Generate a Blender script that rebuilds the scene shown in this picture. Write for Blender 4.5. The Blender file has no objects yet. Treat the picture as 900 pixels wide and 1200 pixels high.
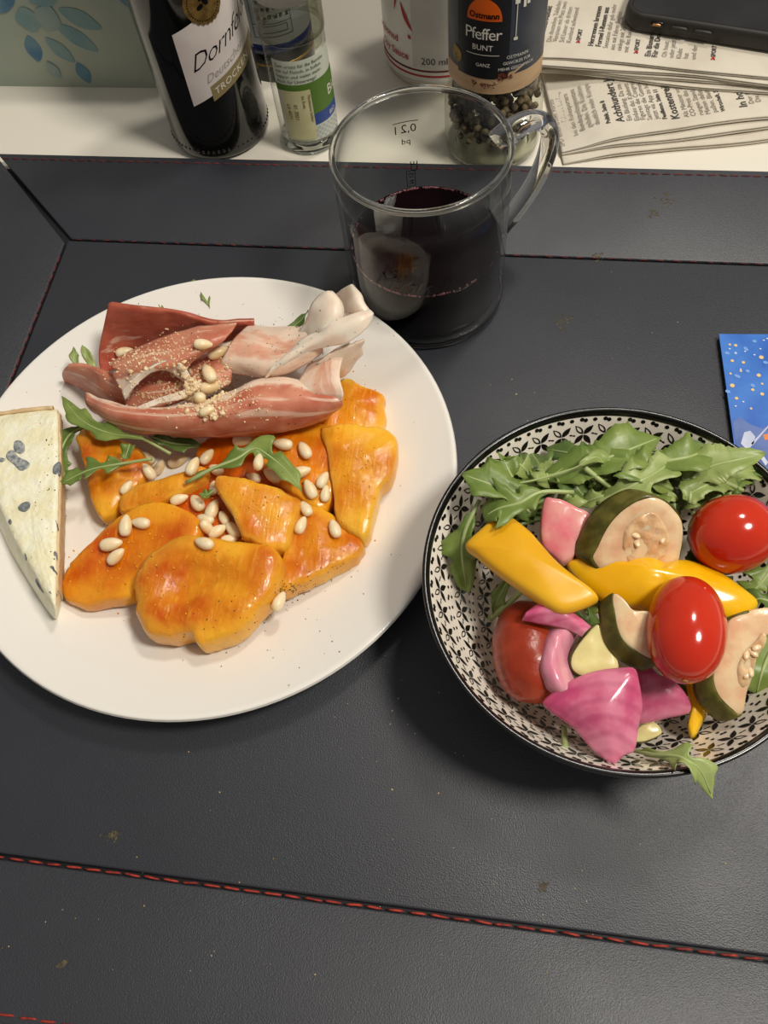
import bpy, bmesh, math, random
from mathutils import Vector, Matrix, noise
from mathutils.bvhtree import BVHTree
random.seed(7)
scene = bpy.context.scene
COL = scene.collection
V = Vector

# ------------------------------------------------------------------ camera
FPX, PITCH, ROLL, YAW, CAMH = 993.58, 0.486498077, -0.165217754, 0.270168189, 0.336023744
CM = (Matrix.Rotation(YAW, 3, 'Z') @ Matrix.Rotation(PITCH, 3, 'X') @ Matrix.Rotation(ROLL, 3, 'Z'))
CAM = V((0, 0, CAMH))
cd = bpy.data.cameras.new('camera')
cd.sensor_fit = 'HORIZONTAL'; cd.sensor_width = 36.0; cd.lens = FPX / 900 * 36.0; cd.clip_start = 0.01
co = bpy.data.objects.new('camera', cd); COL.objects.link(co)
co.matrix_world = Matrix.Translation(CAM) @ CM.to_4x4()
scene.camera = co

# ------------------------------------------------------------------ world, lamps, exposure
w = bpy.data.worlds.new('room_light'); scene.world = w; w.use_nodes = True
w.node_tree.nodes['Background'].inputs[0].default_value = (0.80, 0.76, 0.72, 1)
w.node_tree.nodes['Background'].inputs[1].default_value = 0.27
def lamp(name, loc, target, power, radius, color):
    l = bpy.data.lights.new(name, 'AREA'); l.shape = 'DISK'; l.size = radius * 2; l.energy = power; l.color = color
    o = bpy.data.objects.new(name, l); COL.objects.link(o); o.location = loc
    o.rotation_euler = (V(target) - V(loc)).to_track_quat('-Z', 'Y').to_euler()
    return o
lamp('ceiling_lamp', (0.54, 0.10, 1.12), (0, 0.2, 0), 11.0, 0.12, (1.0, 0.94, 0.84))
lamp('ceiling_lamp_back', (0.28, 0.70, 1.20), (0, 0.2, 0), 4.8, 0.08, (1.0, 0.94, 0.84))
vs = scene.view_settings
vs.view_transform = 'Standard'; vs.look = 'None'; vs.exposure = 0.0; vs.gamma = 1.0; vs.use_curve_mapping = False

# ------------------------------------------------------------------ helpers
def at(px, py, z):
    d = CM @ V(((px - 450) / FPX, -(py - 600) / FPX, -1.0))
    return CAM + d * ((z - CAMH) / d.z)
def lin(c):
    r = []
    for x in c:
        x = x / 255.0
        r.append(x / 12.92 if x <= 0.04045 else ((x + 0.055) / 1.055) ** 2.4)
    return (*r, 1.0)
MATS = {}
def mt(name, c1, c2=None, scale=60, rough=0.5, bump=0.0, bscale=300, sss=0.0, sr=(1, .4, .2), sscale=.004,
       spec=0.5, trans=0.0, ior=1.45, coat=0.0, lo=.4, hi=.6, detail=4, metal=0.0, stretch=None, bdist=.0004, rough2=None):
    m = bpy.data.materials.new(name); m.use_nodes = True; MATS[name] = m
    nt = m.node_tree; b = nt.nodes['Principled BSDF']
    I = b.inputs
    I['Base Color'].default_value = lin(c1); I['Roughness'].default_value = rough
    I['Specular IOR Level'].default_value = spec; I['IOR'].default_value = ior; I['Metallic'].default_value = metal
    I['Transmission Weight'].default_value = trans; I['Coat Weight'].default_value = coat; I['Coat Roughness'].default_value = .06
    if sss:
        I['Subsurface Weight'].default_value = sss; I['Subsurface Radius'].default_value = sr; I['Subsurface Scale'].default_value = sscale
    tc = nt.nodes.new('ShaderNodeTexCoord'); src = tc.outputs['Object']
    if stretch:
        mp = nt.nodes.new('ShaderNodeMapping'); mp.inputs['Scale'].default_value = stretch
        nt.links.new(src, mp.inputs[0]); src = mp.outputs[0]
    if c2 is not None:
        n = nt.nodes.new('ShaderNodeTexNoise'); n.inputs['Scale'].default_value = scale; n.inputs['Detail'].default_value = detail
        nt.links.new(src, n.inputs['Vector'])
        r = nt.nodes.new('ShaderNodeValToRGB'); r.color_ramp.elements[0].position = lo; r.color_ramp.elements[1].position = hi
        r.color_ramp.elements[0].color = lin(c1); r.color_ramp.elements[1].color = lin(c2)
        nt.links.new(n.outputs[0], r.inputs[0]); nt.links.new(r.outputs[0], I['Base Color'])
        if rough2 is not None:
            mr = nt.nodes.new('ShaderNodeMapRange'); mr.inputs[3].default_value = rough; mr.inputs[4].default_value = rough2
            mr.inputs[1].default_value = lo; mr.inputs[2].default_value = hi
            nt.links.new(n.outputs[0], mr.inputs[0]); nt.links.new(mr.outputs[0], I['Roughness'])
    if bump:
        n2 = nt.nodes.new('ShaderNodeTexNoise'); n2.inputs['Scale'].default_value = bscale; n2.inputs['Detail'].default_value = 3
        nt.links.new(src, n2.inputs['Vector'])
        bp = nt.nodes.new('ShaderNodeBump'); bp.inputs['Strength'].default_value = bump; bp.inputs['Distance'].default_value = bdist
        nt.links.new(n2.outputs[0], bp.inputs['Height']); nt.links.new(bp.outputs[0], I['Normal'])
    return m

def setp(o, label=None, cat=None, group=None, kind=None):
    if label: o['label'] = label
    if cat: o['category'] = cat
    if group: o['group'] = group
    if kind: o['kind'] = kind
    return o
def root(name, loc, label, cat, group=None):
    o = bpy.data.objects.new(name, None); COL.objects.link(o); o.location = loc; o.empty_display_size = .01
    return setp(o, label, cat, group)
def top_of(o):
    while o.parent: o = o.parent
    return o
def mk(name, verts, faces, mat, parent=None, smooth=True, uvs=None, origin=None, tri_fix=True):
    """one mesh object from world-space vertices"""
    if parent is not None: off = V(top_of(parent).location)
    elif origin is not None: off = V(origin)
    else:
        xs = [v[0] for v in verts]; ys = [v[1] for v in verts]; zs = [v[2] for v in verts]
        off = V(((min(xs) + max(xs)) / 2, (min(ys) + max(ys)) / 2, min(zs)))
    me = bpy.data.meshes.new(name)
    me.from_pydata([tuple(V(v) - off) for v in verts], [], faces)
    if uvs is not None:
        l = me.uv_layers.new(name='UVMap')
        for lp in me.loops: l.data[lp.index].uv = uvs[lp.vertex_index]
    bm = bmesh.new(); bm.from_mesh(me)
    if tri_fix: bmesh.ops.recalc_face_normals(bm, faces=bm.faces)
    bm.to_mesh(me); bm.free()
    if smooth: me.shade_smooth()
    o = bpy.data.objects.new(name, me); COL.objects.link(o)
    for m in (mat if isinstance(mat, (list, tuple)) else [mat]): me.materials.append(m if not isinstance(m, str) else MATS[m])
    if parent is not None: o.parent = parent
    else: o.location = off
    return o
class MB:
    def __init__(s): s.v = []; s.f = []
    def add(s, v, f):
        b = len(s.v); s.v += [V(x) for x in v]; s.f += [tuple(b + i for i in q) for q in f]; return s
    def box(s, c, d, M=None):
        x, y, z = d[0] / 2, d[1] / 2, d[2] / 2
        p = [V((sx * x, sy * y, sz * z)) for sz in (-1, 1) for sx, sy in ((-1, -1), (1, -1), (1, 1), (-1, 1))]
        if M: p = [M @ q for q in p]
        return s.add([q + V(c) for q in p], [(3, 2, 1, 0), (4, 5, 6, 7), (0, 1, 5, 4), (1, 2, 6, 5), (2, 3, 7, 6), (3, 0, 4, 7)])
    def ball(s, c, r, n=8, m=5, sc=(1, 1, 1), R=None):
        v = []; f = []
        for j in range(1, m):
            t = math.pi * j / m
            for i in range(n):
                a = 2 * math.pi * i / n
                p = V((math.sin(t) * math.cos(a) * sc[0], math.sin(t) * math.sin(a) * sc[1], math.cos(t) * sc[2])) * r
                v.append((R @ p if R else p) + V(c))
        a = V((0, 0, r * sc[2])); b = -a
        if R: a = R @ a; b = R @ b
        v += [a + V(c), b + V(c)]; T = len(v) - 2; B = T + 1
        for j in range(m - 2):
            for i in range(n):
                k = (i + 1) % n; f.append((j * n + i, j * n + k, (j + 1) * n + k, (j + 1) * n + i))
        for i in range(n):
            k = (i + 1) % n; f.append((T, k, i)); f.append((B, (m - 2) * n + i, (m - 2) * n + k))
        return s.add(v, f)
    def tube(s, pts, rad, n=8, closed=False):
        pts = [V(p) for p in pts]; N = len(pts)
        if not isinstance(rad, list): rad = [rad] * N
        v = []; f = []; up = None
        for i, p in enumerate(pts):
            t = (pts[(i + 1) % N] - pts[i - 1]) if closed else (pts[min(i + 1, N - 1)] - pts[max(i - 1, 0)])
            t.normalize()
            if up is None: up = V((0, 0, 1)) if abs(t.z) < .9 else V((1, 0, 0))
            x = t.cross(up); x.normalize(); up = x.cross(t); up.normalize()
            r = rad[i]
            if not isinstance(r, (tuple, list)): r = (r, r)
            for k in range(n):
                a = 2 * math.pi * k / n
                v.append(p + x * math.cos(a) * r[0] + up * math.sin(a) * r[1])
        for i in range(N if closed else N - 1):
            j = (i + 1) % N
            for k in range(n):
                l = (k + 1) % n; f.append((i * n + k, i * n + l, j * n + l, j * n + k))
        if not closed: f.append(tuple(range(n - 1, -1, -1))); f.append(tuple((N - 1) * n + k for k in range(n)))
        return s.add(v, f)
    def build(s, name, mat, parent=None, smooth=True, **k): return mk(name, s.v, s.f, mat, parent, smooth, **k)
def cr(p, t):
    """Catmull-Rom through p, t in 0..1"""
    n = len(p) - 1; x = min(max(t, 0), 1) * n; i = min(int(x), n - 1); u = x - i
    a = p[max(i - 1, 0)] if i > 0 else p[0] * 2 - p[1]
    b, c = p[i], p[i + 1]
    d = p[i + 2] if i + 2 <= n else p[n] * 2 - p[n - 1]
    return .5 * ((2 * b) + (c - a) * u + (2 * a - 5 * b + 4 * c - d) * u * u + (3 * b - a - 3 * c + d) * u ** 3)
def crc(p, t):
    n = len(p); x = (t % 1) * n; i = int(x) % n; u = x - int(x)
    a, b, c, d = p[i - 1], p[i], p[(i + 1) % n], p[(i + 2) % n]
    return .5 * ((2 * b) + (c - a) * u + (2 * a - 5 * b + 4 * c - d) * u * u + (3 * b - a - 3 * c + d) * u ** 3)
def lathe_data(prof, n=64, c=(0, 0, 0), a0=0):
    v = []; f = []; rings = []
    for r, z in prof:
        if r < 1e-6: rings.append([len(v)]); v.append(V((c[0], c[1], c[2] + z)))
        else:
            rings.append(list(range(len(v), len(v) + n)))
            for k in range(n):
                a = a0 + 2 * math.pi * k / n; v.append(V((c[0] + r * math.cos(a), c[1] + r * math.sin(a), c[2] + z)))
    for A, B in zip(rings, rings[1:]):
        if len(A) == 1 and len(B) == 1: continue
        for k in range(n):
            l = (k + 1) % n
            if len(A) == 1: f.append((A[0], B[k], B[l]))
            elif len(B) == 1: f.append((A[k], A[l], B[0]))
            else: f.append((A[k], A[l], B[l], B[k]))
    return v, f
def lathe(name, prof, c, mat, parent=None, n=64, **k):
    v, f = lathe_data(prof, n, c); return mk(name, v, f, mat, parent, **k)
def smooth_prof(pr, n):
    p = [V((a, b, 0)) for a, b in pr]
    return [(max(q.x, 0), q.y) for q in (cr(p, i / n) for i in range(n + 1))]
def sheet(name, ctrl, nu, nv, th, mat, parent=None, wob=0.0, wf=120, seed=0, ragged=0.0, origin=None):
    """closed thin sheet through a grid of control points (rows = v, columns = u)"""
    rows = [[cr(r, i / nu) for i in range(nu + 1)] for r in ctrl]
    G = [[cr([r[i] for r in rows], j / nv) for i in range(nu + 1)] for j in range(nv + 1)]
    if ragged:
        for i in range(nu + 1):
            for j, k in ((0, 1), (nv, nv - 1)):
                d = G[j][i] - G[k][i]
                G[j][i] = G[j][i] + d * ragged * noise.noise(V((i * .55, j, seed * 3.1)))
    N = [[None] * (nu + 1) for _ in range(nv + 1)]
    for j in range(nv + 1):
        for i in range(nu + 1):
            a = G[j][min(i + 1, nu)] - G[j][max(i - 1, 0)]; b = G[min(j + 1, nv)][i] - G[max(j - 1, 0)][i]
            q = a.cross(b); N[j][i] = q.normalized() if q.length > 1e-12 else V((0, 0, 1))
    if wob:
        for j in range(nv + 1):
            for i in range(nu + 1): G[j][i] = G[j][i] + N[j][i] * wob * noise.noise(G[j][i] * wf + V((seed, seed * 2, 0)))
    v = []; uv = []; f = []; W = nu + 1; K = W * (nv + 1)
    for s in (1, -1):
        for j in range(nv + 1):
            for i in range(W): v.append(G[j][i] + N[j][i] * (s * th / 2)); uv.append((i / nu, j / nv))
    for j in range(nv):
        for i in range(nu):
            a = j * W + i; f.append((a, a + 1, a + W + 1, a + W)); a += K; f.append((a + W, a + W + 1, a + 1, a))
    b = [j * W for j in range(nv + 1)]; e = [nv * W + i for i in range(W)]; g = [j * W + nu for j in range(nv, -1, -1)]; h = [i for i in range(nu, -1, -1)]
    loop = b[:-1] + e[:-1] + g[:-1] + h[:-1]
    for a, c in zip(loop, loop[1:] + loop[:1]): f.append((a, c, c + K, a + K))
    return mk(name, v, f, mat, parent, uvs=uv, origin=origin)
def slab(name, top, bot=None, ex=None, dome=0.0, bdome=0.0, N=44, e=.10, mat=None, parent=None, amp=0.0, fr=150, seed=0,
         skin=None, skin_mat=None, skin_range=(0, 1), ctr=None, groove=None, origin=None, bulge=.012, inner=None, rag=0.0):
    """closed slice: outline 'top' (world points) extruded to 'bot' (or by ex), rounded edge, domed faces; optional skin band part"""
    T = [crc(top, i / N) for i in range(N)]
    B = [crc(bot, i / N) for i in range(N)] if bot else [p + V(ex) for p in T]
    if rag:
        c0 = sum(T, V()) / N
        for i in range(N):
            k = 1 + rag * (noise.noise(V((seed * 5.3, math.cos(6.2832 * i / N) * 3, math.sin(6.2832 * i / N) * 3))) + .6 * noise.noise(V((seed * 2.3, math.cos(6.2832 * i / N) * 8, math.sin(6.2832 * i / N) * 8))))
            T[i] = c0 + (T[i] - c0) * k; B[i] = V((c0.x, c0.y, B[i].z)) + (B[i] - V((c0.x, c0.y, B[i].z))) * k
    Ct = sum(T, V()) / N if ctr is None else V(ctr); Cb = sum(B, V()) / N
    if ctr is not None and bot is None: Cb = Ct + V(ex)
    up = (Ct - Cb).normalized()
    rings = [(0, 0, -1), (.5, 0, -1), (1 - e, 0, -1), (1 - e * .3, .06, 0), (1, .22, 0), (1 + bulge, .5, 0), (1, .78, 0), (1 - e * .3, .94, 0), (1 - e, 1, 1),
             (.78, 1, 1), (.6, 1, 1), (.42, 1, 1), (.22, 1, 1), (0, 1, 1)]
    v = []; uv = []; R = []
    for s, fr_, side in rings:
        C = Cb.lerp(Ct, fr_)
        idx = []
        for i in range(1 if s == 0 else N):
            P = B[i].lerp(T[i], fr_); p = C.lerp(P, s)
            if side == 1: p = p + up * dome * (1 - s * s)
            if side == -1: p = p - up * bdome * (1 - s * s)
            if groove and side == 1: p = p + up * groove(s, i / N)
            if amp: p = p + up * amp * noise.noise(p * fr + V((seed * 7.3, seed * 1.7, seed))) * (1 if side == 1 else .4)
            idx.append(len(v)); v.append(p); uv.append(((s if side == 1 else 1 + (1 - fr_)), i / N))
        R.append(idx)
    f = []
    for A, Bq in zip(R, R[1:]):
        for i in range(N):
            k = (i + 1) % N
            if len(A) == 1: f.append((A[0], Bq[k], Bq[i]))
            elif len(Bq) == 1: f.append((A[i], A[k], Bq[0]))
            else: f.append((A[i], A[k], Bq[k], Bq[i]))
    o = mk(name, v, f, mat, parent, uvs=uv, origin=origin)
    if skin:
        n0 = int(skin_range[0] * N); n1 = int(skin_range[1] * N)
        full = n1 - n0 >= N
        prof = [(.955, .99), (1.012, .955), (1.03, .75), (1.035, .5), (1.03, .25), (1.012, .045), (.955, .01)]
        vv = []; ff = []; L = []
        for i in range(n0, n1 + (0 if full else 1)):
            q = i % N; L.append(len(vv))
            for s, h in prof: vv.append(Cb.lerp(Ct, h).lerp(B[q].lerp(T[q], h), s))
        K = len(prof)
        m = len(L)
        for a in range(m if full else m - 1):
            b = (a + 1) % m
            for k in range(K): ff.append((L[a] + k, L[a] + (k + 1) % K, L[b] + (k + 1) % K, L[b] + k))
        if not full: ff.append(tuple(range(K))); ff.append(tuple(L[-1] + k for k in range(K - 1, -1, -1)))
        mk(skin, vv, ff, skin_mat, parent if parent else o)
    return o
def PX(pts, z0, zx=0.0, zy=0.0, c=None):
    """outline of pixels lying on a tilted plane"""
    if c is None: c = (sum(p[0] for p in pts) / len(pts), sum(p[1] for p in pts) / len(pts))
    return [at(x, y, z0 + zx * (x - c[0]) + zy * (y - c[1])) for x, y in [(p[0], p[1]) for p in pts]]
def text_data(s, size=1.0, align='LEFT', shear=0.0, bold=0.0, sp=1.0):
    cu = bpy.data.curves.new('t', 'FONT'); cu.body = s; cu.size = size; cu.align_x = align; cu.shear = shear; cu.offset = bold; cu.space_character = sp
    cu.resolution_u = 2
    o = bpy.data.objects.new('t', cu); COL.objects.link(o)
    dg = bpy.context.evaluated_depsgraph_get()
    me = bpy.data.meshes.new_from_object(o.evaluated_get(dg))
    v = [(p.co.x, p.co.y) for p in me.vertices]; f = [tuple(q.vertices) for q in me.polygons]
    bpy.data.objects.remove(o); bpy.data.curves.remove(cu); bpy.data.meshes.remove(me)
    return v, f
def cylmap(cx, cy, r, a0, z0, tilt=0.0):
    ct, st = math.cos(tilt), math.sin(tilt)
    def g(x, y):
        x, y = x * ct - y * st, x * st + y * ct
        a = a0 + x / r; return V((cx + r * math.cos(a), cy + r * math.sin(a), z0 + y))
    return g
def put_text(mb, s, size, g, **k):
    v, f = text_data(s, size, **k); mb.add([g(x, y) for x, y in v], f)
def patch(mb, g, x0, x1, y0, y1, n=16, off=None):
    v = []; f = []
    for i in range(n + 1):
        x = x0 + (x1 - x0) * i / n; v += [g(x, y0), g(x, y1)]
    for i in range(n): f.append((2 * i, 2 * i + 2, 2 * i + 3, 2 * i + 1))
    mb.add(v, f)
def poly(mb, g, pts): mb.add([g(x, y) for x, y in pts], [tuple(range(len(pts)))])
def strip(mb, g, x0, x1, lo, hi, n=20):
    v = []; f = []
    for i in range(n + 1):
        x = x0 + (x1 - x0) * i / n; v += [g(x, lo(x)), g(x, hi(x))]
    mb.add(v, [(2 * i, 2 * i + 2, 2 * i + 3, 2 * i + 1) for i in range(n)])
def disc(mb, g, cx, cy, rx, ry=None, n=14, a=0.0):
    ry = ry or rx
    poly(mb, g, [(cx + rx * math.cos(t) * math.cos(a) - ry * math.sin(t) * math.sin(a), cy + rx * math.cos(t) * math.sin(a) + ry * math.sin(t) * math.cos(a)) for t in (2 * math.pi * i / n for i in range(n))])
BVH = []
def solid(o):
    """remember a mesh so that small things can be dropped on it"""
    mw = top_of(o).location
    BVH.append(BVHTree.FromPolygons([v.co + mw for v in o.data.vertices], [tuple(p.vertices) for p in o.data.polygons])); return o
def drop(px, py):
    """first remembered surface along the ray to a point of the table"""
    d = (at(px, py, 0) - CAM).normalized(); best = None
    for b in BVH:
        h = b.ray_cast(CAM, d)
        if h[0] is not None and (best is None or h[3] < best[2]): best = (h[0], h[1], h[3])
    if best is None: return at(px, py, 0.005), V((0, 0, 1))
    n = best[1] if best[1].z > 0 else -best[1]
    return best[0], n

# ------------------------------------------------------------------ materials
mt('floor_wood', (120, 92, 66), (96, 70, 50), scale=9, rough=.5, stretch=(1, 12, 1))
mt('table_white', (232, 226, 212), (226, 219, 204), scale=6, rough=.42, bump=.05, bscale=500)
mt('leather', (37, 39, 47), (45, 47, 54), scale=14, rough=.50, rough2=.43, bump=.65, bscale=2000, bdist=.0003, spec=.95)
mt('leather_edge', (24, 24, 27), rough=.6)
mt('thread', (176, 58, 42), (120, 36, 30), scale=300, rough=.7)
mt('thread_dull', (112, 44, 42), (70, 32, 34), scale=300, rough=.8)
mt('porcelain', (238, 234, 226), rough=.16, coat=.3)
mt('bowl_cream', (240, 232, 218), rough=.14, coat=.4)
mt('bowl_black', (14, 13, 13), rough=.26, coat=.15)
mt('ink_black', (18, 16, 16), rough=.2)
mt('crumb', (206, 186, 140), (168, 140, 92), scale=400, rough=.8)
mt('stain', (96, 86, 62), (66, 60, 50), scale=500, rough=.8)

# ------------------------------------------------------------------ floor and table
fl = MB().box((0, .2, -.755), (3.4, 3.2, .03)).build('floor', 'floor_wood', smooth=False); fl['kind'] = 'structure'
tb = root('table', (0, .3, -.74), 'white dining table carrying the tray, bottles and newspapers', 'table')
MB().box((0, .3, -.0125), (1.7, 1.5, .025)).build('table_top', 'table_white', tb, False)
for sx in (-1, 1):
    for sy in (-1, 1): MB().box((sx * .76, .3 + sy * .66, -.3825), (.06, .06, .715)).build('leg', 'table_white', tb, False)

# ------------------------------------------------------------------ leather tray
IX0, IX1, IY0, IY1 = -.2425, .245, .0123, .3225
FW = .0635; FWF = .053
OX0, OX1, OY0, OY1 = IX0 - FW, IX1 + FW, IY0 - FWF, IY1 + FW
tr = root('leather_tray', (0, .17, 0), 'dark navy leather fold-out tray with red stitching under the plate and bowl', 'tray')
def bevel_poly(name, top, th, mat, bev=.0009, parent=tr):
    bm = bmesh.new(); n = len(top)
    a = [bm.verts.new(V(p) - V((0, .17, 0))) for p in top]; b = [bm.verts.new(V(p) - V((0, .17, th))) for p in top]
    bm.faces.new(a); bm.faces.new(b[::-1])
    for i in range(n): bm.faces.new((a[i], b[i], b[(i + 1) % n], a[(i + 1) % n]))
    bmesh.ops.recalc_face_normals(bm, faces=bm.faces)
    bmesh.ops.bevel(bm, geom=list(bm.edges), offset=bev, segments=3, profile=.5, affect='EDGES')
    me = bpy.data.meshes.new(name); bm.to_mesh(me); bm.free(); me.materials.append(MATS[mat]); me.shade_smooth()
    o = bpy.data.objects.new(name, me); COL.objects.link(o); o.parent = parent; return o
MB().box(((IX0 + IX1) / 2, (IY0 + IY1) / 2, .0008), (OX1 - OX0 - .0012, OY1 - OY0 - .0012, .0015)).build('backing', 'leather_edge', tr, False)
TZ = .0046
solid(bevel_poly('floor_panel', [(IX0, IY0, TZ), (IX1, IY0, TZ), (IX1, IY1, TZ), (IX0, IY1, TZ)], .0032, 'leather', .0011))
g = .0017; zi, zo = .0040, .0078
def flap(name, i0, i1, o1, o0): solid(bevel_poly(name, [(*i0, zi), (*i1, zi), (*o1, zo), (*o0, zo)], .0026, 'leather', .0009))
d = .0011
flap('back_flap', (IX0 + d, IY1 + g), (IX1 - d, IY1 + g), (OX1 - d, OY1), (OX0 + d, OY1))
flap('front_flap', (IX1 - d, IY0 - g), (IX0 + d, IY0 - g), (OX0 + d, OY0), (OX1 - d, OY0))
flap('left_flap', (IX0 - g, IY0 + d), (IX0 - g, IY1 - d), (OX0, OY1 - d), (OX0, OY0 + d))
flap('right_flap', (IX1 + g, IY1 - d), (IX1 + g, IY0 + d), (OX1, OY0 + d), (OX1, OY1 - d))
def seam(p, q, mat, pitch=.0076, ln=.0062, r=.00042):
    mb = MB(); p, q = V(p), V(q); L = (q - p).length; t = (q - p) / L; sd = V((-t.y, t.x, 0))
    for i in range(int(L / pitch)):
        a = p + t * (i * pitch + random.uniform(-.0002, .0002)); b = a + t * ln * random.uniform(.9, 1.05)
        j = sd * random.uniform(-.0002, .0002)
        mb.tube([a + j - V((0, 0, .0004)), a.lerp(b, .2) + j, a.lerp(b, .8) - j, b - j - V((0, 0, .0004))], [r * .6, r, r, r * .6], 6)
    o = mb.build('stitching', mat, tr); o['kind'] = 'stuff'
seam((IX0 + .004, IY0 - .0012, .0043), (IX1, IY0 - .0012, .0043), 'thread')
seam((IX0 - .0012, IY0, .0043), (IX0 - .0012, IY1 - .004, .0043), 'thread_dull', .0070, .0058)
seam((IX0 + .004, IY1 + .0012, .0041), (IX1, IY1 + .0012, .0041), 'thread_dull', .0080, .004, .0003)
def fz(k): return zi + (zo - zi) * k + .00012
seam((OX0 + .006, OY1 - .0042, fz(.934)), (OX1 - .006, OY1 - .0042, fz(.934)), 'thread_dull', .0058, .0050)
seam((OX0 + .006, OY0 + .0030, fz(.94)), (OX1 - .006, OY0 + .0030, fz(.94)), 'thread')
seam((OX0 + .0042, OY0 + .006, fz(.93)), (OX0 + .0042, OY1 - .006, fz(.93)), 'thread_dull')

# ------------------------------------------------------------------ plate
PC = V((-.1262, .1748, TZ)); 
pp = [(0, .0045), (.03, .0044), (.06, .0046), (.073, .0058), (.085, .0090), (.098, .0135), (.106, .0165), (.1088, .0176), (.1102, .0176), (.1106, .0168), (.1098, .0156), (.098, .0105), (.080, .0050), (.066, .0016), (.0650, .0002), (.0630, .0), (.0615, .0010), (.058, .0020), (.02, .0020), (0, .0020)]
plate = lathe('dinner_plate', smooth_prof(pp, 60), PC, 'porcelain', n=128)
setp(plate, 'round white porcelain plate with cheese, ham and persimmon on it', 'plate'); solid(plate)

# ------------------------------------------------------------------ bowl
BC = V((.0471, .1262, TZ)); BR = .0703
inn = smooth_prof([(.0690, .0505), (.0668, .0470), (.0630, .0395), (.0570, .0290), (.0490, .0190), (.0390, .0115), (.0260, .0075), (.012, .0066), (0, .0065)], 48)
out = smooth_prof([(0, .0022), (.028, .0022), (.0285, .0004), (.0300, .0), (.0315, .0006), (.0330, .0030), (.044, .0095), (.0545, .0185), (.0625, .0290), (.0675, .0390), (.0698, .0470), (.0703, .0500), (.0700, .0511), (.0688, .0511), (.0681, .0502), (.0676, .0488)], 60)
bw = root('salad_bowl', BC, 'black rimmed cream bowl with black petal pattern holding the salad', 'bowl')
lathe('inner_glaze', inn, BC, 'bowl_cream', bw, 128); 
solid(bpy.data.objects['inner_glaze'])
lathe('outer_glaze', out, BC, 'bowl_black', bw, 128)
# arc length along the inner profile from the rim
arc = [0.0]
for a, b in zip(inn, inn[1:]): arc.append(arc[-1] + math.hypot(b[0] - a[0], b[1] - a[1]))
def bowl_pt(u, s, h=.00014):
    """u: angle, s: metres down from the rim"""
    for i in range(len(arc) - 1):
        if arc[i + 1] >= s: break
    t = (s - arc[i]) / (arc[i + 1] - arc[i]); r = inn[i][0] + (inn[i + 1][0] - inn[i][0]) * t; z = inn[i][1] + (inn[i + 1][1] - inn[i][1]) * t
    dr, dz = inn[i + 1][0] - inn[i][0], inn[i + 1][1] - inn[i][1]; L = math.hypot(dr, dz)
    nr, nz = (dz / L, -dr / L)
    if nz < 0: nr, nz = -nr, -nz
    r += nr * h; z += nz * h
    return V((BC.x + r * math.cos(u), BC.y + r * math.sin(u), BC.z + z)), r
pat = MB()
def motif(u0, s0, size, r0):
    g = lambda x, y: bowl_pt(u0 + x / r0, s0 - y)[0]
    def petal(a, solid_, L=.0055, W=.00112):
        L *= size; W *= size; c, s_ = math.cos(a), math.sin(a)
        def lens(w, l0, l1):
            up = [(l0 + (l1 - l0) * k / 7, w * math.sin(math.pi * (k / 7) ** .85)) for k in range(8)]
            return up + [(x, -y) for x, y in up[-2:0:-1]]
        A = lens(W, .0002, L)
        if solid_: poly(pat, g, [(x * c - y * s_, x * s_ + y * c) for x, y in A])
        else:
            B = lens(W * .52, .0012 * size, L * .86)
            n = len(A); v = [g(x * c - y * s_, x * s_ + y * c) for x, y in A + B]
            pat.add(v, [(i, (i + 1) % n, n + (i + 1) % n, n + i) for i in range(n)])
    petal(math.radians(54), False); petal(math.radians(134), True); petal(math.radians(-124), True); petal(math.radians(-46), True)
def dots(n, s, r, phase=0.0, dbl=2):
    rr = bowl_pt(0, s)[1]
    for i in range(n):
        u = 2 * math.pi * (i + phase) / n + random.uniform(-.003, .003); g = lambda x, y: bowl_pt(u + x / rr, s - y)[0]
        if i % 2 == 0 and dbl: disc(pat, g, -r * .8, -r * .25, r, n=9); disc(pat, g, r * .8, r * .25, r, n=9)
        else: disc(pat, g, 0, 0, r, r * .95, n=9)
NM = 46
dots(NM * 2, .0036, .00088)
for s0, sz, ph in ((.0101, 1.0, 0), (.0254, .98, .5), (.0394, .84, 0)):
    rr = bowl_pt(0, s0)[1]
    for i in range(NM):
        u = 2 * math.pi * (i + ph) / NM; motif(u, s0, sz * min(1, rr / .058 + .12), rr)
        g = lambda x, y: bowl_pt(u + math.pi / NM + x / rr, s0 - y)[0]
        disc(pat, g, -.0006 * sz, -.0002, .0007 * sz, .00036 * sz, 8, .3); disc(pat, g, .0006 * sz, .0002, .0007 * sz, .00036 * sz, 8, .3)
for s in (.0165, .0190, .0313, .0335): dots(NM * 2, s, .00068, random.random(), s in (.0165, .0313))
for s in (.0455, .0475): dots(NM, s, .0006)
setp(pat.build('printed_pattern', 'ink_black', bw, False), kind='stuff')

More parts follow.
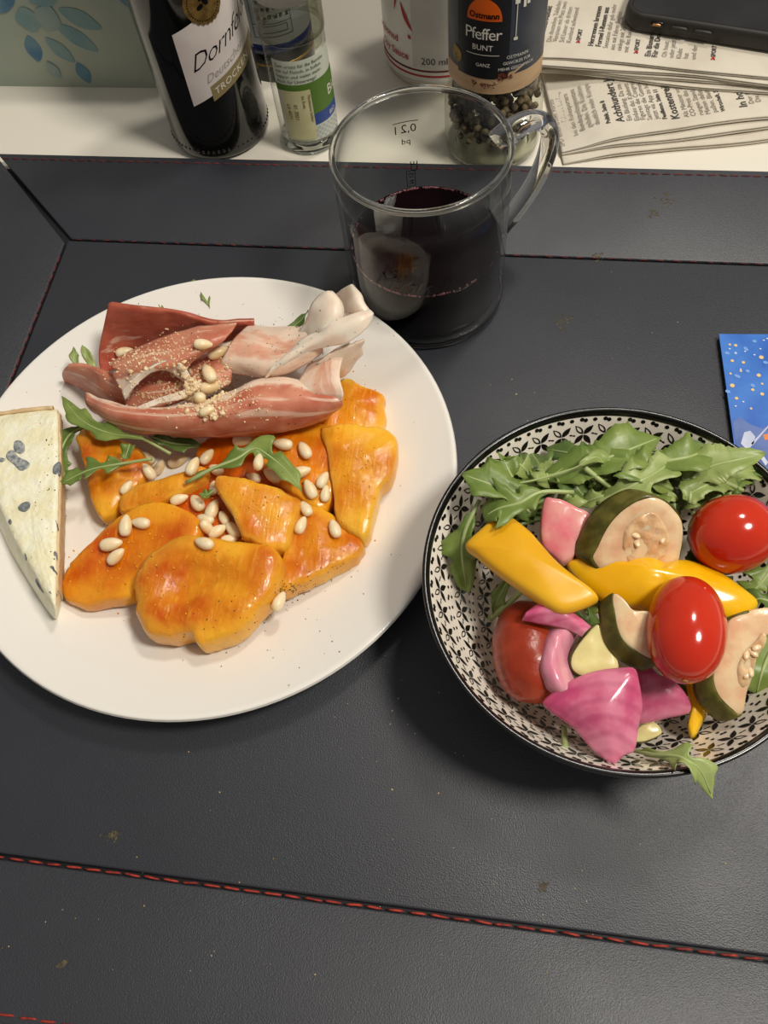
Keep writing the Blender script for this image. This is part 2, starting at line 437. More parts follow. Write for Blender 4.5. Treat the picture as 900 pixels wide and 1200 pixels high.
# ------------------------------------------------------------------ food materials
def persimmon_mat(name, c1, c2, pale, seed):
    m = mt(name, c1, c2, scale=34, rough=.34, spec=.3, sss=.5, sr=(1, .6, .1), sscale=.004, coat=.5, lo=.38, hi=.64, detail=5)
    nt = m.node_tree; b = nt.nodes['Principled BSDF']; N = nt.nodes.new; Lk = nt.links.new
    tc = nt.nodes['Texture Coordinate']
    mp = N('ShaderNodeMapping'); mp.inputs['Scale'].default_value = (1, .12, 1); mp.inputs['Rotation'].default_value = (0, 0, seed)
    n1 = N('ShaderNodeTexNoise'); n1.inputs['Scale'].default_value = 520; n1.inputs['Detail'].default_value = 4; n1.inputs['Distortion'].default_value = .4
    n2 = N('ShaderNodeTexNoise'); n2.inputs['Scale'].default_value = 330; n2.inputs['Detail'].default_value = 6
    n3 = N('ShaderNodeTexNoise'); n3.inputs['Scale'].default_value = 85; n3.inputs['Detail'].default_value = 2
    Lk(tc.outputs['Object'], mp.inputs[0]); Lk(mp.outputs[0], n1.inputs['Vector']); Lk(tc.outputs['Object'], n2.inputs['Vector']); Lk(tc.outputs['Object'], n3.inputs['Vector'])
    def ma(op, x, y):
        q = N('ShaderNodeMath'); q.operation = op
        for i, k in enumerate((x, y)):
            if isinstance(k, float): q.inputs[i].default_value = k
            else: Lk(k, q.inputs[i])
        return q.outputs[0]
    hsum = ma('ADD', ma('ADD', ma('MULTIPLY', n1.outputs[0], .7), ma('MULTIPLY', n2.outputs[0], .8)), ma('MULTIPLY', n3.outputs[0], .8))
    bp = N('ShaderNodeBump'); bp.inputs['Strength'].default_value = .6; bp.inputs['Distance'].default_value = .0008
    Lk(hsum, bp.inputs['Height']); Lk(bp.outputs[0], b.inputs['Normal']); Lk(bp.outputs[0], b.inputs['Coat Normal'])
    b.inputs['Coat Roughness'].default_value = .04
    # pale fibres and a paler flesh rim near the cut edge
    fr_ = N('ShaderNodeMapRange'); fr_.inputs[1].default_value = .56; fr_.inputs[2].default_value = .70; fr_.inputs[4].default_value = .35; Lk(n1.outputs[0], fr_.inputs[0])
    sx = N('ShaderNodeSeparateXYZ'); Lk(tc.outputs['UV'], sx.inputs[0])
    ed = N('ShaderNodeMapRange'); ed.interpolation_type = 'SMOOTHSTEP'; ed.inputs[1].default_value = .62; ed.inputs[2].default_value = .98; ed.inputs[4].default_value = .45
    Lk(ma('ADD', sx.outputs[0], ma('MULTIPLY', ma('SUBTRACT', n3.outputs[0], .5), .9)), ed.inputs[0])
    mx = N('ShaderNodeMix'); mx.data_type = 'RGBA'; old = b.inputs['Base Color'].links[0].from_socket
    Lk(ma('MAXIMUM', fr_.outputs[0], ed.outputs[0]), mx.inputs[0]); Lk(old, mx.inputs[6]); mx.inputs[7].default_value = lin(pale); Lk(mx.outputs[2], b.inputs['Base Color'])
    return name
persimmon_mat('persimmon_a', (202, 92, 0), (240, 170, 30), (244, 186, 58), .4)
persimmon_mat('persimmon_b', (200, 84, 0), (238, 160, 22), (242, 176, 46), 1.2)
persimmon_mat('persimmon_c', (212, 112, 2), (243, 180, 40), (247, 196, 74), 2.0)
persimmon_mat('persimmon_d', (194, 78, 2), (216, 108, 4), (228, 132, 14), 2.7)
mt('cheese_paste', (250, 246, 220), (244, 236, 198), scale=120, rough=.45, bump=.9, bscale=170, sss=.15, sr=(1, .8, .4), sscale=.003, bdist=.0016)
mt('cheese_rind', (226, 196, 150), (208, 176, 130), scale=160, rough=.7, bump=.5, bscale=500)
mt('cheese_mould', (120, 126, 132), (178, 180, 176), scale=520, rough=.55, bump=.4, bscale=500)
mt('cheese_mould_dark', (92, 98, 104), (134, 138, 138), scale=420, rough=.6, bump=.4, bscale=500)
mt('pine_nut', (242, 224, 188), (234, 204, 152), scale=120, rough=.32, sss=.4, sr=(1, .7, .4), sscale=.003)
mt('arugula', (90, 114, 46), (136, 152, 78), scale=70, rough=.38, bump=.25, bscale=420, lo=.3, hi=.7, spec=.5)
mt('arugula_dark', (70, 94, 42), (108, 130, 64), scale=70, rough=.4, bump=.25, bscale=420, lo=.3, hi=.7)
mt('arugula_pale', (132, 150, 80), (162, 174, 110), scale=60, rough=.4, bump=.25, bscale=420)
mt('arugula_rib', (168, 182, 122), (150, 166, 100), scale=80, rough=.4)
mt('pepper_speck', (38, 30, 24), (92, 78, 56), scale=900, rough=.8)
mt('grated_cheese', (240, 222, 186), (222, 190, 140), scale=500, rough=.7)
mt('ham_fat', (246, 226, 208), (236, 196, 172), scale=90, rough=.34, bump=.25, bscale=200, sss=.5, sr=(1, .5, .35), sscale=.004, lo=.42, hi=.72)
def ham_mat(name, meat1, meat2, lo_edge, hi_edge, streak=.62, seed=0.0):
    """lean meat with fat towards the v=0 and v=1 edges of the slice and fat streaks along it"""
    m = bpy.data.materials.new(name); m.use_nodes = True; MATS[name] = m; nt = m.node_tree; b = nt.nodes['Principled BSDF']; N = nt.nodes.new; Lk = nt.links.new
    tc = N('ShaderNodeTexCoord'); sx = N('ShaderNodeSeparateXYZ'); Lk(tc.outputs['UV'], sx.inputs[0])
    def noise_(scale, src, st=None):
        n = N('ShaderNodeTexNoise'); n.inputs['Scale'].default_value = scale; n.inputs['Detail'].default_value = 4
        mp = N('ShaderNodeMapping'); mp.inputs['Location'].default_value = (seed, seed * 2, 0)
        if st: mp.inputs['Scale'].default_value = st
        Lk(src, mp.inputs[0]); Lk(mp.outputs[0], n.inputs['Vector']); return n.outputs[0]
    def ma(op, a, c):
        n = N('ShaderNodeMath'); n.operation = op
        for i, x in enumerate((a, c)):
            if isinstance(x, float): n.inputs[i].default_value = x
            else: Lk(x, n.inputs[i])
        return n.outputs[0]
    def mr(x, a, c):
        n = N('ShaderNodeMapRange'); n.interpolation_type = 'SMOOTHSTEP'; n.inputs[1].default_value = a; n.inputs[2].default_value = c; Lk(x, n.inputs[0]); return n.outputs[0]
    e = noise_(150, tc.outputs['Object'])
    vv = ma('ADD', sx.outputs[1], ma('MULTIPLY', ma('SUBTRACT', e, .5), .22))
    parts = []
    if lo_edge > 0: parts.append(mr(vv, lo_edge + .05, lo_edge - .02))
    if hi_edge < 1: parts.append(mr(vv, hi_edge - .05, hi_edge + .02))
    st = mr(noise_(7.0, tc.outputs['UV'], (.35, 1.9, 1)), streak, streak + .09); parts.append(ma('MULTIPLY', st, .6))
    fac = parts[0]
    for p in parts[1:]: fac = ma('MAXIMUM', fac, p)
    r = N('ShaderNodeValToRGB'); r.color_ramp.elements[0].color = lin(meat1); r.color_ramp.elements[1].color = lin(meat2)
    r.color_ramp.elements[0].position = .35; r.color_ramp.elements[1].position = .65; Lk(noise_(95, tc.outputs['Object']), r.inputs[0])
    mx = N('ShaderNodeMix'); mx.data_type = 'RGBA'; Lk(fac, mx.inputs[0]); Lk(r.outputs[0], mx.inputs[6]); mx.inputs[7].default_value = lin((240, 212, 190))
    Lk(mx.outputs[2], b.inputs['Base Color'])
    b.inputs['Roughness'].default_value = .36; b.inputs['Subsurface Weight'].default_value = .3; b.inputs['Subsurface Radius'].default_value = (1, .35, .25); b.inputs['Subsurface Scale'].default_value = .003
    bp = N('ShaderNodeBump'); bp.inputs['Strength'].default_value = .6; bp.inputs['Distance'].default_value = .0009
    Lk(noise_(260, tc.outputs['Object'], (.4, 1, 1)), bp.inputs['Height']); Lk(bp.outputs[0], b.inputs['Normal'])
ham_mat('ham_dark', (166, 74, 54), (190, 102, 78), -1, 2, .58, 1.0)
ham_mat('ham_mid', (186, 106, 80), (210, 142, 114), -1, .84, .55, 2.0)
ham_mat('ham_roll', (186, 98, 72), (212, 142, 114), .20, 2, .54, 3.0)
ham_mat('ham_pale', (220, 156, 128), (232, 186, 160), .3, .62, .5, 4.0)

# ------------------------------------------------------------------ arugula leaf builder
def leaf(ctrl, width, label, group=None, lobes=3, depth=.55, mat='arugula', stem=0.0, seed=0, fold=.35, tipw=.5, cat='leaf', name='arugula_leaf', fwd=.5, up=None, wave=1.0):
    """ctrl: world points from stem end to tip; the blade starts after the fraction 'stem'"""
    rnd = random.Random(seed * 13 + 5); n = 42; ctrl = [V(p) for p in ctrl]
    P = [cr(ctrl, i / n) for i in range(n + 1)]; L = sum((a - b).length for a, b in zip(P, P[1:]))
    base = sum(P, V()) / len(P); base.z = min(p.z for p in P)
    rt = root(name, base, label, cat, group)
    v = []; f = []; rows = []
    i0 = int(stem * n)
    for i in range(i0, n + 1):
        t = (P[min(i + 1, n)] - P[max(i - 1, 0)]).normalized(); s = (i - i0) / (n - i0)
        x = t.cross(up or V((0, 0, 1))); x = x.normalized() if x.length > 1e-5 else V((1, 0, 0)); nn = x.cross(t).normalized()
        env = (math.sin(math.pi * min(1, s * .92 + .05)) ** .8) * (1 - tipw + tipw * (1.0 if s > .5 else (.25 + 1.5 * s)))
        if s > .9: env *= max(.02, (1 - s) / .1) ** .5
        row = []
        for sd in (-1, 1):
            ph = .35 * sd + seed
            lb = .5 + .5 * math.sin(2 * math.pi * (s * lobes) + ph); lb = lb ** 1.4
            wv = width * env * ((1 - depth) + depth * lb) * rnd.uniform(.92, 1.08)
            if s > .72: wv = max(wv, width * env * .75)
            if s <= .02: wv = width * .06
            for k, q in ((1, .5), (2, 1.0)):
                p = P[i] + x * (sd * wv * q) + nn * (wv * q * fold + wave * .0009 * q * math.sin(9 * s + sd + seed * 2.1)) + t * (fwd * wv * q * (lb - .3))
                row.append(p)
        rows.append([row[1], row[0], P[i], row[2], row[3]])
    K = 5; m = len(rows); th = .00030
    for sgn in (1, -1):
        for r in rows:
            for p in r: v.append(p + V((0, 0, sgn * th / 2)))
    Q = K * m
    for j in range(m - 1):
        for k in range(K - 1):
            a = j * K + k; f.append((a, a + 1, a + K + 1, a + K)); a += Q; f.append((a + K, a + K + 1, a + 1, a))
    lp = [j * K for j in range(m)] + [(m - 1) * K + k for k in range(1, K)] + [j * K + K - 1 for j in range(m - 2, -1, -1)] + [k for k in range(K - 2, 0, -1)]
    for a, b in zip(lp, lp[1:] + lp[:1]): f.append((a, b, b + Q, a + Q))
    solid(mk('blade', v, f, mat, rt))
    rr = [max(.00022, min(.0009, .00085 * (1 - .85 * i / n) * min(1.6, width / .006))) for i in range(n + 1)]
    MB().tube([p + V((0, 0, .00012)) for p in P[:-2:2]], rr[:-2:2], 6).build('midrib', 'arugula_rib', rt)
    return rt
def L3(pts, z): return [at(p[0], p[1], (p[2] if len(p) > 2 else z)) for p in pts]

# ------------------------------------------------------------------ plate: persimmon slices
pz = TZ + .006
def persimmon(pts, z0, zx, zy, th, label, mat, dome=.002, seed=0, groove=None, amp=.0012, e=.08, tz=None):
    T = PX(pts, z0, zx, zy) if tz is None else [at(x, y, z) for (x, y), z in zip(pts, tz)]
    Bt = [V((p.x, p.y, max(p.z - th, pz + .0002))) for p in T]
    o = slab('persimmon_slice', T, bot=Bt, dome=dome, mat=mat, amp=amp * 1.2, fr=120, seed=seed, N=64, e=e, groove=groove, rag=.065)
    setp(o, label, 'fruit', 'persimmon slices on the white plate'); solid(o); return o
persimmon([(180, 600), (222, 545), (240, 512), (290, 508), (340, 512), (365, 540), (350, 580), (330, 620), (290, 635), (240, 640), (200, 625)], .0200, 0, .00001, .010, 'deep red-orange persimmon slice buried under the pine nuts in the middle', 'persimmon_d', .002, 1)
persimmon([(88, 508), (104, 502), (137, 512), (170, 530), (174, 556), (150, 580), (126, 606), (112, 602), (104, 578), (101, 556), (93, 528)], .0215, -.00003, -.00004, .012, 'small orange persimmon slice half covered by arugula near the cheese', 'persimmon_a', .0025, 2)
persimmon([(330, 470), (377, 450), (398, 443), (408, 442), (428, 452), (447, 460), (451, 476), (447, 502), (420, 512), (380, 512), (345, 505)], .0215, -.00002, -.00002, .011, 'ribbed yellow-orange persimmon slice showing beside the end of the ham roll', 'persimmon_c', .0015, 3)
persimmon([(300, 500), (345, 492), (388, 500), (396, 540), (390, 580), (374, 598), (345, 580), (315, 560), (296, 528)], .0235, 0, -.00003, .011, 'smooth orange persimmon slice lying directly in front of the ham roll', 'persimmon_b', .002, 4)
persimmon([(376, 499), (392, 496), (412, 495), (432, 498), (457, 503), (465, 526), (460, 554), (444, 575), (438, 602), (427, 630), (410, 622), (394, 608), (388, 567), (381, 525)], .0255, -.00002, -.00003, .012, 'long bent persimmon slice with a pale cut top along the plate rim side', 'persimmon_c', .0018, 5)
persimmon([(320, 687), (328, 662), (343, 612), (358, 588), (380, 594), (402, 612), (416, 622), (426, 638), (412, 654), (385, 668), (352, 684), (332, 691)], .0225, -.00003, 0, .011, 'flat orange persimmon slice dusted with pepper along its outer edge', 'persimmon_a', .0018, 6)
persimmon([(153, 573), (188, 561), (222, 549), (238, 545), (238, 560), (210, 578), (180, 590), (160, 596), (140, 598), (140, 584)], .0255, .00002, -.00006, .012, 'narrow persimmon wedge standing on edge behind the four pine nuts', 'persimmon_c', .002, 7)
persimmon([(69, 690), (73, 672), (86, 655), (106, 634), (126, 614), (150, 598), (180, 588), (215, 592), (236, 612), (225, 640), (195, 660), (168, 675), (156, 695), (138, 703), (110, 708), (84, 706)], .0225, .00003, -.00003, .011, 'pointed translucent persimmon slice whose tip touches the blue cheese', 'persimmon_b', .0015, 8,
          groove=lambda s, a: -.0022 * math.exp(-((s - .15) / .3) ** 2))
persimmon([(248, 560), (272, 557), (298, 562), (332, 573), (351, 588), (345, 610), (336, 640), (316, 642), (296, 634), (283, 626), (268, 596)], .0310, -.00006, -.00004, .015, 'triangular persimmon slice leaning over its neighbours with a sharp corner', 'persimmon_c', .0016, 9)
persimmon([(155, 690), (160, 666), (180, 642), (212, 624), (250, 628), (290, 633), (320, 636), (328, 658), (320, 690), (302, 716), (280, 736), (252, 750), (232, 753), (222, 743), (192, 746), (170, 742), (159, 718)], .0300, .00001, -.00004, .015, 'largest round persimmon slice, overlapping the others towards the free rim', 'persimmon_a', .0012, 10,
          groove=lambda s, a: -.0048 * math.exp(-((s - .25) / .25) ** 2) * (.5 + .5 * math.cos(2 * math.pi * (a - .1))) + .001 * math.exp(-((s - .6) / .2) ** 2), e=.10)

# ------------------------------------------------------------------ plate: blue cheese
ch = root('blue_cheese_wedge', at(30, 620, pz), 'pointed wedge of soft white blue cheese with grey mould spots', 'cheese')
ct = [(-60, 494), (-20, 487), (30, 480), (62, 477), (68, 482), (69, 520), (69, 580), (67, 640), (66, 690), (65, 712), (58, 702), (40, 672), (20, 638), (2, 600), (-20, 560), (-45, 520)]
cb = [(-58, 510), (-16, 503), (34, 497), (66, 494), (72, 500), (74, 540), (75, 600), (74, 655), (73, 705), (67, 728), (56, 720), (36, 690), (14, 655), (-4, 620), (-26, 580), (-52, 540)]
ctop = [at(x, y, .031) for x, y in ct]; cbot = [at(x, y, pz + .001) for x, y in cb]
body = slab('paste', ctop, bot=cbot, mat='cheese_paste', parent=ch, amp=.0005, fr=240, seed=3, N=96, e=.05, dome=.0006, ctr=at(35, 590, .031)); solid(body)
# bloomy rind along the broad end and the long side
rp = [(cb[i], ct[i]) for i in (0, 1, 2, 3)]
sheet('rind', [[at(b[0], b[1] - 2, pz + .0005) for b, t in rp], [at((b[0] + t[0]) / 2, (b[1] + t[1]) / 2 - 4, .022) for b, t in rp], [at(t[0], t[1] - .5, .0300) for b, t in rp], [at(t[0], t[1] + 2.5, .0306) for b, t in rp]], 30, 12, .0010, 'cheese_rind', ch, wob=.0006, wf=300, ragged=.4)
rp = [(cb[i], ct[i]) for i in (4, 5, 6, 7, 8)]
sheet('rind', [[at(b[0] + .6, b[1], pz + .0005) for b, t in rp], [at((b[0] + t[0]) / 2 + 1.6, (b[1] + t[1]) / 2, .0215) for b, t in rp], [at(t[0] + .8, t[1] + 2, .0292) for b, t in rp]], 40, 8, .0009, 'cheese_rind', ch, wob=.0005, wf=300, seed=2, ragged=.5)
def spot(pts, mat, h=.0006):
    T = []
    for x, y in pts: p, n = drop(x, y); T.append(p + n * h)
    B = [p - V((0, 0, .0016)) for p in T]
    slab('mould_spot', T, bot=B, mat=mat, parent=ch, N=20, amp=.0005, fr=900, seed=len(pts), dome=.0003)
spot([(17, 519), (22, 516), (28, 520), (29, 528), (24, 532), (17, 528)], 'cheese_mould')
spot([(9, 530), (16, 528), (22, 536), (33, 541), (34, 547), (25, 552), (17, 545), (8, 537)], 'cheese_mould')
spot([(0, 537), (6, 538), (4, 541), (0, 541)], 'cheese_mould')
spot([(22, 594), (28, 589), (35, 589), (34, 596), (29, 600), (23, 598)], 'cheese_mould_dark')
spot([(63, 547), (68, 541), (68, 556), (63, 555)], 'cheese_mould_dark')
for q in ([(63, 650), (65, 646), (66, 656)], [(59, 664), (63, 664), (65, 672), (62, 668)], [(44, 678), (49, 690), (51, 694), (47, 690), (42, 681)], [(58, 693), (66, 694), (66, 698), (60, 696)], [(12, 608), (14, 612), (12, 615), (10, 611)], [(29, 648), (32, 654), (31, 656)], [(66, 610), (67.5, 616), (66.5, 620)]):
    spot(q, 'cheese_mould_dark', .0003)

# ------------------------------------------------------------------ plate: cured ham
HG = 'slices of cured ham draped on the white plate'
def ham(name_label, ctrl, nu, nv, mat, wob=.0008, seed=0, ragged=.3, th=.0011):
    if mat == 'ham_fat': wob, ragged = wob * 1.7, ragged + .35
    o = sheet('ham_slice', [[at(*p) for p in r] for r in ctrl], nu, nv, th, mat, None, wob, 110, seed, ragged)
    setp(o, name_label, 'ham', HG); solid(o); return o
# back slice, folded upright
ham('dark red ham slice folded upright along the back of the heap', [
    [(118, 440, .022), (150, 425, .022), (190, 408, .022), (240, 402, .022), (300, 398, .022)],
    [(116, 410, .030), (140, 404, .030), (185, 398, .030), (240, 392, .030), (300, 388, .030)],
    [(127, 362, .047), (160, 366, .048), (205, 369, .046), (248, 380, .042), (298, 379, .040)],
    [(128, 358, .0475), (160, 360, .0485), (205, 364, .0465), (248, 375, .0425), (298, 375, .0405)],
    [(134, 360, .044), (162, 362, .044), (206, 366, .042), (250, 376, .038), (296, 376, .037)],
    [(150, 400, .020), (170, 390, .020), (210, 385, .020), (250, 385, .020), (296, 382, .020)]], 50, 34, 'ham_dark', .0009, 1, .1)
# small fold on the left
o = ham('small curled ham fold with a pale fatty tip beside the two arugula tips', [
    [(76, 448, .016), (95, 455, .016), (125, 468, .018), (150, 480, .020)],
    [(73, 438, .026), (92, 443, .027), (122, 462, .028), (150, 474, .028)],
    [(78, 430, .033), (98, 432, .035), (125, 446, .036), (152, 462, .034)],
    [(88, 428, .033), (104, 428, .035), (128, 438, .036), (155, 452, .034)],
    [(100, 434, .022), (112, 436, .022), (132, 442, .022), (158, 452, .022)]], 34, 26, 'ham_mid', .0008, 2, .1)
# inner slab between roll and top slice
ham('brownish pink inner ham slice dusted with grated cheese', [
    [(150, 480, .030), (185, 478, .033), (215, 470, .035), (245, 462, .036), (270, 450, .036)],
    [(140, 450, .034), (180, 452, .037), (215, 446, .039), (245, 436, .040), (275, 420, .040)],
    [(140, 425, .030), (180, 425, .032), (215, 418, .034), (250, 408, .034), (285, 395, .034)]], 40, 20, 'ham_mid', .0008, 5, .2)
# front roll
o = ham('thick rolled ham slice lying in front with a looped end', [
    [(108, 464, .033), (150, 478, .036), (200, 476, .038), (250, 468, .040), (300, 446, .041), (345, 446, .041), (372, 458, .040), (384, 470, .040)],
    [(101, 462, .035), (140, 476, .040), (200, 480, .043), (250, 472, .045), (300, 452, .046), (345, 452, .046), (380, 462, .046), (396, 464, .045)],
    [(101, 472, .034), (140, 488, .040), (200, 492, .043), (250, 488, .045), (300, 476, .047), (345, 474, .046), (385, 474, .045), (401, 470, .044)],
    [(108, 482, .028), (145, 500, .032), (200, 507, .034), (250, 507, .035), (300, 503, .036), (345, 498, .036), (380, 488, .037), (396, 478, .038)],
    [(118, 486, .020), (150, 503, .022), (200, 510, .022), (250, 511, .022), (300, 509, .023), (345, 502, .024), (376, 490, .026), (390, 480, .028)],
    [(128, 482, .015), (155, 494, .016), (200, 500, .017), (250, 500, .018), (300, 498, .019), (345, 490, .020), (370, 480, .022), (380, 474, .024)]], 80, 36, 'ham_roll', .0009, 3, .25)
# loop at the right end of the roll
ham('pale fat strip rising in a loop from the end of the ham roll', [
    [(398, 478, .040), (402, 462, .048), (398, 440, .050), (402, 418, .046), (410, 402, .038)],
    [(392, 480, .036), (394, 466, .046), (388, 446, .050), (388, 424, .047), (396, 408, .040)],
    [(370, 472, .036), (368, 466, .044), (364, 452, .046), (368, 436, .044), (378, 420, .040)],
    [(358, 468, .034), (352, 464, .042), (348, 456, .043), (352, 444, .041), (362, 428, .038)]], 40, 16, 'ham_pale', .0007, 6, .15)
# top slice with frilled pale edge
ham('rosy top ham slice with a ragged white fat frill and grated cheese', [
    [(130, 426, .042), (165, 406, .045), (205, 391, .048), (240, 382, .049), (278, 378, .046)],
    [(132, 430, .045), (168, 415, .049), (208, 405, .051), (240, 396, .052), (270, 390, .049)],
    [(138, 434, .045), (168, 424, .050), (205, 420, .052), (234, 411, .052), (258, 402, .049)],
    [(134, 440, .043), (158, 436, .049), (180, 430, .052), (205, 428, .051), (225, 424, .048)],
    [(150, 466, .039), (160, 448, .046), (178, 436, .050), (196, 434, .048), (214, 446, .043)]], 60, 34, 'ham_mid', .0007, 7, .35)
ham('thin curl of white ham fat hanging below the rosy top slice', [
    [(148, 468, .041), (156, 455, .046), (170, 441, .049), (186, 430, .051), (205, 428, .050), (214, 440, .047), (218, 458, .043)],
    [(144, 458, .044), (154, 446, .049), (168, 434, .052), (186, 425, .053), (208, 423, .052), (222, 438, .047), (226, 455, .043)]], 44, 8, 'ham_fat', .0006, 8, .5)
ham('narrow strip of white ham fat lying across the dusty inner slice', [
    [(160, 484, .038), (185, 474, .041), (212, 468, .043), (235, 455, .044)],
    [(160, 478, .039), (186, 467, .042), (212, 459, .044), (232, 447, .045)]], 34, 8, 'ham_fat', .0006, 18, .7)
# pale slices on the right
ham('broad pale pink ham slice covered with pepper at the fatty end', [
    [(255, 434, .036), (290, 440, .038), (320, 442, .040), (352, 430, .043), (378, 412, .047)],
    [(262, 420, .042), (292, 424, .045), (322, 428, .047), (352, 416, .050), (378, 402, .052)],
    [(276, 396, .043), (302, 400, .046), (328, 408, .047), (352, 404, .050), (376, 396, .053)],
    [(292, 383, .037), (315, 384, .040), (338, 386, .042), (358, 386, .046), (376, 384, .050)],
    [(300, 388, .024), (318, 388, .025), (340, 390, .026), (360, 390, .030), (376, 390, .036)]], 50, 30, 'ham_pale', .0009, 9, .3)
ham('long white fat blade of ham reaching over the plate rim', [
    [(310, 442, .043), (345, 420, .048), (375, 408, .052), (405, 402, .055), (425, 388, .058), (437, 372, .060)],
    [(318, 432, .047), (348, 412, .052), (378, 396, .056), (402, 385, .060), (422, 374, .062), (438, 367, .062)],
    [(330, 424, .045), (352, 402, .051), (378, 384, .056), (400, 374, .060), (418, 368, .061), (434, 364, .061)]], 50, 16, 'ham_fat', .0008, 10, .25)
ham('upright fold of white ham fat with a rosy crease', [
    [(345, 398, .042), (356, 380, .050), (366, 360, .056), (376, 345, .058), (384, 343, .057)],
    [(360, 402, .048), (372, 384, .056), (380, 362, .061), (384, 344, .062), (388, 341, .060)],
    [(372, 400, .050), (382, 386, .057), (392, 368, .061), (394, 350, .062), (391, 342, .060)],
    [(382, 398, .048), (396, 386, .054), (401, 374, .057), (398, 356, .058), (394, 346, .057)]], 36, 20, 'ham_fat', .0009, 11, .1)
ham('tall thin flap of translucent ham fat next to the glass mug', [
    [(392, 345, .048), (402, 362, .050), (408, 374, .052), (416, 382, .052)],
    [(402, 338, .056), (410, 352, .057), (416, 364, .058), (424, 372, .057)],
    [(411, 333, .060), (418, 345, .061), (422, 356, .061), (430, 366, .059)],
    [(414, 334, .058), (421, 346, .058), (424, 356, .058), (432, 366, .056)]], 26, 18, 'ham_fat', .0008, 12, .25)
ham('pale underside of ham hanging down beside the orange slices', [
    [(372, 424, .045), (390, 412, .049), (410, 404, .052), (426, 396, .052)],
    [(382, 440, .038), (398, 432, .041), (412, 420, .043), (424, 408, .044)],
    [(392, 444, .028), (404, 438, .030), (414, 428, .031), (422, 416, .032)]], 26, 16, 'ham_fat', .0008, 13, .2)

# ------------------------------------------------------------------ plate: arugula
leaf(L3([(200, 532, .030), (165, 514, .031), (128, 508, .031), (95, 492, .031), (72, 464, .030)], 0), .0058, 'long arugula leaf curving along the ham towards the cheese', lobes=3, stem=.22, seed=1, fold=.3)
leaf(L3([(178, 538, .031), (140, 544, .031), (105, 551, .030), (71, 567, .028)], 0), .0060, 'feathery arugula leaf lying over the small persimmon slice beside the cheese', lobes=3.5, depth=.75, stem=.2, seed=2, mat='arugula')
leaf(L3([(100, 500, .022), (80, 512, .024), (70, 540, .023), (80, 564, .020)], 0), .0062, 'dark arugula leaf tucked upright against the side of the cheese', lobes=2.5, seed=3, mat='arugula_dark')
leaf(L3([(114, 436, .030), (104, 420, .033), (96, 404, .036)], 0), .0022, 'narrow arugula tip standing up behind the small ham fold', lobes=1, depth=.1, seed=4, mat='arugula_pale')
leaf(L3([(93, 434, .028), (88, 420, .030), (86, 406, .032)], 0), .0021, 'short pointed arugula tip beside the narrow one', lobes=1, depth=.1, seed=5, mat='arugula_pale')
leaf(L3([(205, 350, .0175), (222, 337, .019), (232, 337, .0195), (240, 346, .019), (246, 361, .0175)], 0), .0034, 'tiny bent arugula sprig lying alone on the plate rim', lobes=4, depth=.6, seed=6)
leaf(L3([(196, 368, .0185), (190, 361, .019), (186, 355, .0185)], 0), .0008, 'sliver of arugula stem behind the dark ham slice', lobes=1, depth=.1, seed=7, mat='arugula_pale')
leaf(L3([(218, 566, .030), (248, 550, .033), (278, 538, .035), (297, 526, .035), (312, 532, .035), (336, 552, .034), (354, 577, .033)], 0), .0074, 'arched arugula leaf among the pine nuts in front of the ham', lobes=3.5, depth=.75, stem=.05, seed=8, tipw=.3)
leaf(L3([(250, 575, .032), (243, 580, .032), (236, 578, .031)], 0), .0022, 'torn scrap of arugula between the pine nuts', lobes=1, depth=.2, seed=9)
leaf(L3([(146, 538, .031), (150, 528, .033), (152, 520, .033)], 0), .0036, 'little round arugula lobe standing on the small persimmon slice', lobes=1, depth=.1, seed=10)
leaf(L3([(300, 405, .030), (330, 392, .034), (350, 378, .036), (362, 364, .040)], 0), .0028, 'arugula leaf edge peeking out behind the upright fat fold', lobes=2, seed=11, mat='arugula_dark')
leaf(L3([(175, 512, .026), (205, 520, .024), (235, 522, .022)], 0), .0055, 'dark arugula leaf hidden in shade below the ham roll', lobes=2, seed=12, mat='arugula_dark')

# ------------------------------------------------------------------ pine nuts
nut = MB()
vv = []; ff = []; prof = smooth_prof([(0, -.0050), (.0016, -.0047), (.0027, -.0032), (.0030, -.0008), (.0025, .0018), (.0014, .0040), (.0006, .0049), (0, .0051)], 14)
vn, fn = lathe_data(prof, 14)
vn = [V((p.z, p.x * (1 + .03 * math.sin(300 * p.z)), p.y * .92)) for p in vn]
nm = bpy.data.meshes.new('pine_nut'); nm.from_pydata([tuple(p) for p in vn], [], fn); nm.shade_smooth(); nm.materials.append(MATS['pine_nut'])
bm = bmesh.new(); bm.from_mesh(nm); bmesh.ops.recalc_face_normals(bm, faces=bm.faces); bm.to_mesh(nm); bm.free()
proto = bpy.data.objects.new('pine_nut', nm)
def nuts(lst, label, group, first=[True]):
    for x, y, a, s in lst:
        p, n = drop(x, y)
        o = proto if first[0] else proto.copy(); first[0] = False
        COL.objects.link(o); t = at(x + math.cos(math.radians(a)), y - math.sin(math.radians(a)), p.z) - p
        t = (t - n * t.dot(n)).normalized(); b = n.cross(t)
        R = Matrix((t, b, n)).transposed().to_4x4()
        s *= .89
        o.matrix_world = Matrix.Translation(p + n * .0023 * s) @ R @ Matrix.Diagonal((s, s, s, 1))
        setp(o, label, 'pine nut', group)
BV = list(BVH)
nuts([(149, 617, 80, 1.05), (167, 615, 170, .95), (133, 638, 10, 1.1), (140, 654, 30, 1.0)], 'pale pine nut in the group of four on the pointed persimmon slice', 'four pine nuts on the pointed persimmon slice')
PG = 'pine nuts on the persimmon slices'
nuts([(174, 539, 140, 1), (172, 554, 150, .95), (188, 550, 60, .9), (210, 543, 20, 1.05)], 'pine nut in the cluster between the small persimmon slice and the narrow wedge', PG)
